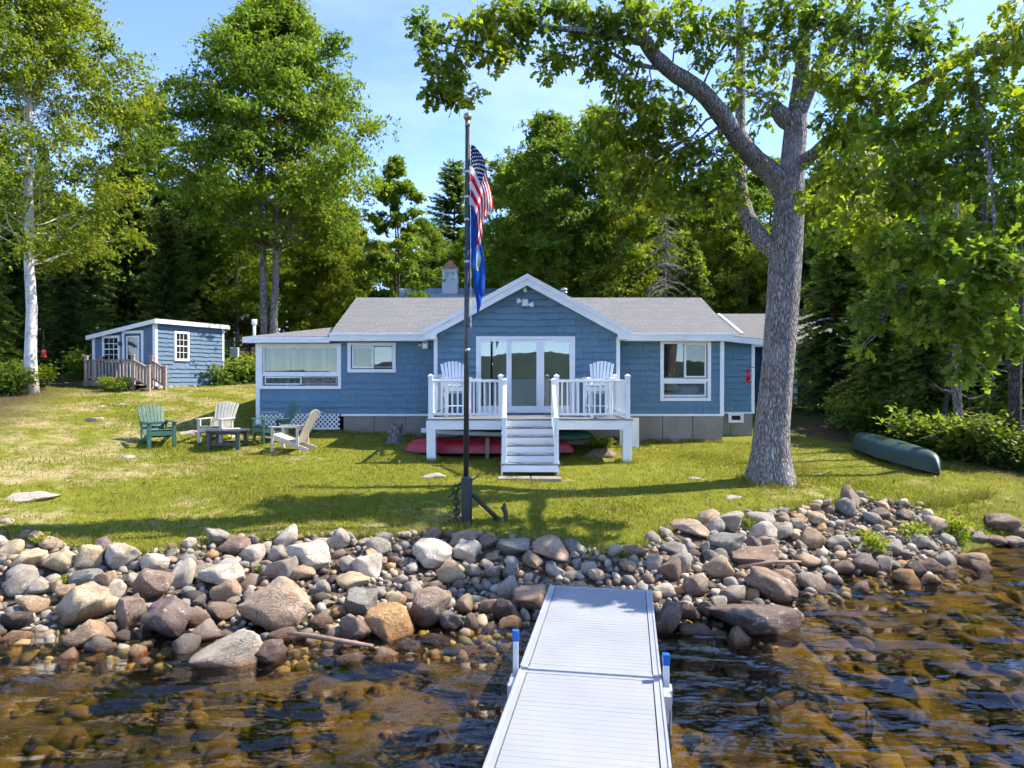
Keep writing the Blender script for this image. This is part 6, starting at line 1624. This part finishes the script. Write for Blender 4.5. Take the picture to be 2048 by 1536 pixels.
WOODS = [(258, 290, 37, 'pineB', None), (395, 330, 38, 'pineA', None), (475, 380, 38.5, 'mapleA', None), (705, 425, 40, 'mapleB', None), (165, 420, 33, 'pineB', None),  # px, top y, depth, kind, label (None: woods label)
 (310, 175, 42, 'pineA', 'tall pale green pine rising behind the shed'), (335, 420, 35, 'pineB', 'bushy pine with layered boughs right of the shed'), (230, 330, 38, 'pineB', 'pine directly behind the shed roof'),
 (130, 430, 31, 'spruceA', 'dark spruce just left of the shed'), (30, 400, 30, 'spruceB', 'dark spruce behind the white birch'), (-40, 430, 26, 'hemA', None), (90, 300, 40, 'spruceB', None), (170, 350, 44, 'spruceA', None), (-60, 250, 36, 'spruceB', None), (10, 260, 46, 'spruceB', None),
 (420, 330, 44, 'mapleA', None), (270, 400, 48, 'spruceB', None), (470, 470, 40, 'mapleB', None), (400, 470, 37, 'hemB', None), (520, 430, 50, 'spruceB', None), (610, 500, 39, 'mapleB', 'small leafy tree between twin maple and cottage roof'), (650, 430, 42, 'mapleB', None), (690, 400, 52, 'spruceB', None), (720, 470, 44, 'spruceA', None), (640, 330, 48, 'mapleC', None),
 (760, 480, 50, 'mapleB', None), (850, 440, 55, 'mapleA', None), (830, 500, 62, 'spruceA', None), (880, 480, 58, 'mapleB', None), (908, 318, 58, 'pineA', 'lone tall pine seen beside the flagpole'), (945, 470, 50, 'mapleA', None), (980, 500, 48, 'mapleB', None),
 (1040, 310, 46, 'mapleA', 'rounded pale green tree right of the flag'), (1000, 400, 52, 'mapleB', None), (1100, 240, 42, 'mapleC', 'tall leafy tree behind the gable'), (1080, 480, 38, 'mapleB', None), (1190, 230, 40, 'mapleA', 'forked tree with bare grey trunk behind the gable'), (1240, 300, 38, 'mapleB', 'slanting grey trunked tree right of the gable'), (1150, 440, 44, 'mapleB', None), (1270, 420, 46, 'mapleB', None),
 (1330, 400, 33, 'dead', 'dead grey spruce with bare drooping twigs behind the roof'), (1310, 330, 46, 'mapleC', None), (1390, 380, 42, 'mapleA', None), (1380, 480, 36, 'hemB', None), (1440, 400, 40, 'mapleB', None), (1450, 330, 50, 'mapleC', None), (1500, 430, 38, 'mapleB', None), (1540, 320, 46, 'mapleA', None), (1600, 380, 36, 'hemA', None),
 (1668, 390, 26.5, 'hemA', 'dark hemlock in front of the rear wing'), (1640, 350, 42, 'mapleB', None), (1780, 330, 25, 'hemA', 'broad hemlock behind the green canoe'), (1760, 560, 21.5, 'hemB', 'low drooping hemlock above the canoe tip'), (1850, 560, 20.5, 'hemB', 'small hemlock over the bushes by the canoe'), (1880, 330, 25, 'mapleB', None), (1960, 380, 21, 'hemA', None), (2060, 350, 20, 'hemA', None), (2010, 560, 18.5, 'hemB', None), (1820, 260, 36, 'mapleC', None), (1930, 240, 33, 'spruceB', None), (2080, 200, 30, 'spruceB', None),
 (1720, 250, 40, 'mapleA', None), (2120, 420, 17, 'hemB', None), (-130, 380, 22, 'hemA', None)]
for q in range(30):      # deep rows that close the woods
    pq = -180 + q * 80 + random.uniform(-25, 25); low = 640 < pq < 1000
    WOODS.append((pq, (480 if low else 400) + random.uniform(-40, 40), random.uniform(60, 70), random.choice(['mapleB', 'spruceB', 'mapleA', 'mapleC', 'pineB']), None))
    if q % 2 == 0 or not low: WOODS.append((pq + 40, (545 if low else 520) + random.uniform(-30, 20), random.uniform(46, 52), random.choice(['hemA', 'mapleB', 'mapleA', 'hemA']), None))
def zone(px):
    for lim, ph in ((-20, 'outside the left edge of the photo'), (90, 'behind the white birch'), (180, 'just left of the shed'), (260, 'over the low side of the shed roof'), (360, 'over the high side of the shed roof'), (450, 'between shed and twin maple'), (520, 'left of the twin maple trunks'), (600, 'right of the twin maple trunks'), (680, 'over the start of the cottage roof'),
                    (760, 'over the left roof slope'), (840, 'over the end of the barn'), (900, 'left of the barn cupola'), (960, 'behind the flagpole'), (1040, 'left of the gable peak'), (1110, 'right of the gable peak'), (1180, 'behind the steel flue'), (1260, 'over the right roof slope'), (1330, 'left of the dead spruce'), (1400, 'right of the dead spruce'),
                    (1470, 'over the end of the right roof'), (1560, 'behind the oak trunk'), (1640, 'right of the oak trunk'), (1720, 'over the rear wing'), (1800, 'beyond the far canoe tip'), (1880, 'beyond the middle of the canoe'), (1960, 'behind the bushes by the canoe'), (2050, 'at the far right of the woods')):
        if px < lim: return ph
    return 'outside the right edge of the photo'
WL = {'maple_tree': 'leafy green maple', 'birch_tree': 'light green broadleaf', 'spruce_tree': 'dark pointed spruce', 'hemlock_tree': 'drooping hemlock', 'pine_tree': 'tall pine', 'dead_spruce': 'dead spruce'}
for (px, ty, Zd, kd, lab) in WOODS:
    (parts, H0, nm) = KIND[kd]; g_ = gl(px, Zd); s = (wz_(ty, Zd) - g_.z) / H0
    if s <= .15 or px < -70 or px > 2110: continue
    sx = s * random.uniform(.85, 1.05) if s > .8 else max(s, .55)
    lb = lab or '%s in the %s, %s' % (WL[nm], 'front woods' if Zd < 39 else 'middle woods' if Zd < 47 else 'rear woods' if Zd < 56 else 'deepest woods', zone(px))
    if lb in seen_labels: continue
    seen_labels.add(lb)
    tree_thing(nm, parts, g_, lb, 'tree', None if lab else 'woods: ' + nm.replace('_', ' '), (sx, sx, s), random.uniform(0, 6.28), first=kd not in used)
    used.add(kd)
for kd in KIND:
    if kd not in used:
        for p in KIND[kd][0]:
            if p: bpy.data.objects.remove(p)
# bare young stems among the hemlocks on the right
for i, (px, Zd, w, ty, ln) in enumerate([(1912, 18, .10, 300, .2), (1930, 17, .06, 420, -.3), (2035, 16.5, .17, 250, .1), (1890, 19, .07, 480, .35), (1985, 19.5, .14, 300, -.2)]):
    g_ = gl(px, Zd); H = wz_(ty, Zd) - g_.z; m = MB(); r = np.random.default_rng(70 + i); pts = jag((g_.x, g_.y, g_.z - .1), (g_.x + ln, g_.y + .2, g_.z + H), 7, .008, r)
    root = empty('bare_sapling', g_, 0, ['thin grey trunk above the bushes by the canoe', 'thin leaning sapling stem above the bushes', 'stout dark trunk at the far right of the woods', 'slanting thin stem behind the canoe bushes', 'dark trunk between the hemlocks on the right'][i], 'tree')
    m.tube(pts, [w * (1 - .7 * k / 7) for k in range(8)], 8); m.build('trunk', M['grey_bark'] if i < 2 else M['dark_bark'], root, True)
    for k in range(16):
        p = pts[r.integers(1, 7)]; a = r.uniform(0, 6.28); L = r.uniform(.5, 1.5); q = p + np.array([math.cos(a) * L, math.sin(a) * L, r.uniform(-.3, .5)]); m2 = MB(); m2.tube([tuple(p), tuple((p + q) / 2 + r.normal(0, .06, 3)), tuple(q)], [.018, .01, .004], 4, False); m2.build('branch', M['grey_bark'], root, True)

# --- shrubs, ferns and weeds
def shrub(seed, Rr, H, n, leaf, pal, stems=9):
    r = np.random.default_rng(seed); m = MB(); P, A, N, S, C_ = [], [], [], [], []
    for k in range(stems):
        a = r.uniform(0, 6.28); tip = np.array([math.cos(a) * Rr * r.uniform(.2, 1), math.sin(a) * Rr * r.uniform(.2, 1), H * r.uniform(.55, 1)]); pts = jag((tip[0] * .15, tip[1] * .15, -.08), tip, 4, .06, r); m.tube(pts, [.014, .012, .009, .006, .003], 4, False)
        kk = n // stems; f = r.random(kk) ** .6; base = np.array(pts)[np.minimum((f * 4).astype(int), 3)]; nxt = np.array(pts)[np.minimum((f * 4).astype(int) + 1, 4)]
        p = base + (nxt - base) * ((f * 4) % 1)[:, None] + r.normal(0, .16 * Rr, (kk, 3)) * np.array([1, 1, .6]); p[:, 2] = np.maximum(p[:, 2], .02)
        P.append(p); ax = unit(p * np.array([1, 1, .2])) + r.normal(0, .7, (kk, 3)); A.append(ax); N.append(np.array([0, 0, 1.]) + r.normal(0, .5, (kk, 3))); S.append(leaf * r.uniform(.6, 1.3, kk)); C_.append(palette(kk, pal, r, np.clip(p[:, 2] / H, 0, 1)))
    P, A, N, S, C_ = map(np.concatenate, (P, A, N, S, C_))
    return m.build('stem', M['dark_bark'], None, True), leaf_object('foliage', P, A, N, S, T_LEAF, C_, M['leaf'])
SH = [shrub(81, 1.0, 1.1, 2600, .11, GREENS['shrub']), shrub(82, .9, .7, 2200, .10, GREENS['hemlock']), shrub(83, .5, .45, 500, .10, GREENS['birch'])]
SPOTS = [(50, 800, 25, 0, .95, 'leafy green bush at the birch foot'), (5, 790, 23, 0, 1.0, 'leafy bush at the photo edge left of the birch'), (235, 772, 25.2, 1, .75, 'low fern clump in front of the shed porch'), (1905, 905, 17.6, 1, 1.5, 'wide dark bush right beside the canoe'), (1985, 920, 16.8, 0, 1.1, 'green bush at the wood edge above the shore'), (1790, 820, 20.8, 0, 1.1, 'leafy bush behind the canoe tip'), (1730, 815, 22.5, 1, 1.2, 'low bush at the end of the wood path'), (1850, 840, 19.5, 0, .9, 'light green bush behind the canoe middle'), (2040, 940, 15.8, 0, .8, 'bush at the far right edge of the shore'),
         (1740, 1082, 11.6, 2, .75, 'bright green weed growing on the right stone heap'), (1825, 1062, 12.2, 2, .7, 'second green weed on the stone heap nearer its tip'), (1905, 1075, 12.5, 2, .8, 'weedy tuft at the tip of the stone heap'), (1495, 1075, 12.0, 2, .35, 'small weed between the stones near the oak'), (520, 1135, 9.9, 2, .25, 'small seedling among the pale granite boulders'), (130, 1165, 9.4, 2, .28, 'small weed between the cream boulders'), (85, 1098, 10.3, 2, .4, 'yellow green tuft at the lawn edge by the cream slab'), (1195, 895, 18.4, 1, .5, 'dark weeds under the deck')]
su = set()
for (px, py, Zd, k, s, lab) in SPOTS:
    g_ = gl(px, Zd); g_.z += .03
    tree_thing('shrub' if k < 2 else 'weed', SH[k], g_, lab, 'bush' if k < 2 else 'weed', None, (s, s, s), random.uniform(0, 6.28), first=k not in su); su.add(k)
for i in range(40):       # undergrowth along the wood edge
    Zd = random.uniform(29, 36); px = random.choice([random.uniform(-20, 190), random.uniform(440, 520), random.uniform(1690, 2048)]); k = random.choice([0, 1]); s = random.uniform(.9, 1.7)
    if px > 1600: Zd = random.uniform(19.5, 26)
    lb = 'low green undergrowth bush %s, %s' % (zone(px), 'close to the lawn' if (Zd < 32 and px < 1600) or Zd < 22 else 'further into the woods')
    if lb in seen_labels: continue
    seen_labels.add(lb)
    g_ = gl(px, Zd); tree_thing('shrub', SH[k], g_, lb, 'bush', 'undergrowth bushes', (s, s, s), random.uniform(0, 6.28))

# --- mown grass: single blades, too many to count
ng = 420000; gx_ = rng.uniform(-1, 1, ng); yy_ = 9.6 + (rng.random(ng) ** 1.35) * 20; xx_ = gx_ * yy_ * .75
k_ = lawn_mask(xx_, yy_) > rng.uniform(.15, .9, ng)
k_ &= ~((xx_ > HX0) & (xx_ < HX1 + 1.4) & (yy_ > HY0)); k_ &= ~((xx_ > -1.9) & (xx_ < 2.7) & (yy_ > 17.0) & (yy_ < 20.2)); k_ &= ~((xx_ > -.25) & (xx_ < 1.05) & (yy_ > 15.0) & (yy_ < 17))
dens = .62 + .5 * vnoise(xx_, yy_, .55, 3) + .35 * vnoise(xx_, yy_, 1.7, 6); k_ &= rng.random(ng) < np.clip(dens, .12, 1)
xx_, yy_ = xx_[k_], yy_[k_]; n = len(xx_); Pg = np.stack([xx_, yy_, G(xx_, yy_) - .004], 1)
ang = rng.uniform(0, 6.28, n); Ng = np.stack([np.cos(ang), np.sin(ang), np.full(n, .0)], 1); Ag = np.array([0, 0, 1.]) + np.stack([np.sin(ang * 3), np.cos(ang * 5), np.zeros(n)], 1) * rng.uniform(.1, .8, (n, 1))
Sg = rng.uniform(.028, .07, n) * (1 + .5 * np.clip(vnoise(xx_, yy_, 1.1, 8), 0, 1)); tone = np.clip(.5 + .35 * vnoise(xx_, yy_, .8, 1) + rng.normal(0, .18, n), 0, 1)
Cg = palette(n, [(.115, .15, .014), (.20, .215, .018), (.285, .27, .03), (.37, .32, .09)], rng, tone)
Tg = T_TRI * np.array([1, .22, 1])
gr = leaf_object('grass', Pg, Ag, Ng, Sg, Tg, Cg, M['grass']); tag(gr, 'short sunlit lawn grass with dry patches', 'grass', kind='stuff')

# longer untrimmed tufts at the stones, round the oak, posts and foundation
tx, ty_ = [], []
n1_ = 26000; x_ = rng.uniform(-9, 9.5, n1_); tx.append(x_); ty_.append(np.interp(x_, EX, EY) + np.abs(rng.normal(0, .16, n1_)) - .06)
for (cx_, cy_, r0, r1, k) in ((ob.x, ob.y, .42, .75, 2600), (DX0 + .11, DYF + .11, .12, .28, 500), (DX1 - .11, DYF + .11, .12, .28, 500), (FX, FY, .1, .3, 700), (.4, 15.5, .55, .8, 900)):
    a_ = rng.uniform(0, 6.28, k); r_ = rng.uniform(r0, r1, k); tx.append(cx_ + r_ * np.cos(a_)); ty_.append(cy_ + r_ * np.sin(a_))
k = 3000; tx.append(rng.uniform(HX0, GX0, k)); ty_.append(HY0 - np.abs(rng.normal(0, .08, k)) - .06); tx.append(rng.uniform(GX1, HX1, k)); ty_.append(HY0 - np.abs(rng.normal(0, .08, k)) - .06)
tx = np.concatenate(tx); ty_ = np.concatenate(ty_); kk = (np.sin(tx * 5) + np.sin(tx * 13 + 1) + rng.normal(0, .8, len(tx)) > -.3) & (np.abs(tx) < ty_ * .75); tx, ty_ = tx[kk], ty_[kk]; n = len(tx)
a_ = rng.uniform(0, 6.28, n); Pt = np.stack([tx, ty_, G(tx, ty_) - .006], 1); At = np.array([0, 0, 1.]) + np.stack([np.sin(a_ * 3), np.cos(a_ * 5), np.zeros(n)], 1) * rng.uniform(.15, .9, (n, 1))
gt = leaf_object('tufted_grass', Pt, At, np.stack([np.cos(a_), np.sin(a_), np.zeros(n)], 1), rng.uniform(.06, .16, n), T_TRI * np.array([1, .11, 1]), palette(n, [(.11, .15, .014), (.20, .215, .02), (.34, .30, .07), (.42, .34, .16)], rng), M['grass'])
tag(gt, 'longer untrimmed grass tufts along the stones, posts and walls', 'grass', kind='stuff')
# leaf litter on lawn and stones
n = 2600; x_ = rng.uniform(-9, 11, n); y_ = rng.uniform(9, 20, n); keep = (np.abs(x_) < y_ * .74) & ~((x_ > -2.1) & (x_ < 2.9) & (y_ > 15) ) & (y_ > np.interp(x_, WX, WY) + .2); x_, y_ = x_[keep], y_[keep]; n = len(x_)
lf = leaf_object('fallen_leaves', np.stack([x_, y_, G(x_, y_) + .03], 1), rng.normal(0, 1, (n, 3)) * np.array([1, 1, .25]), np.array([0, 0, 1.]) + rng.normal(0, .3, (n, 3)), rng.uniform(.05, .12, n), T_OAK, palette(n, [(.16, .085, .04), (.30, .17, .07), (.36, .26, .12)], rng), M['leaf'])
tag(lf, 'scattered brown fallen leaves on the lawn and bank', 'leaves', kind='stuff')
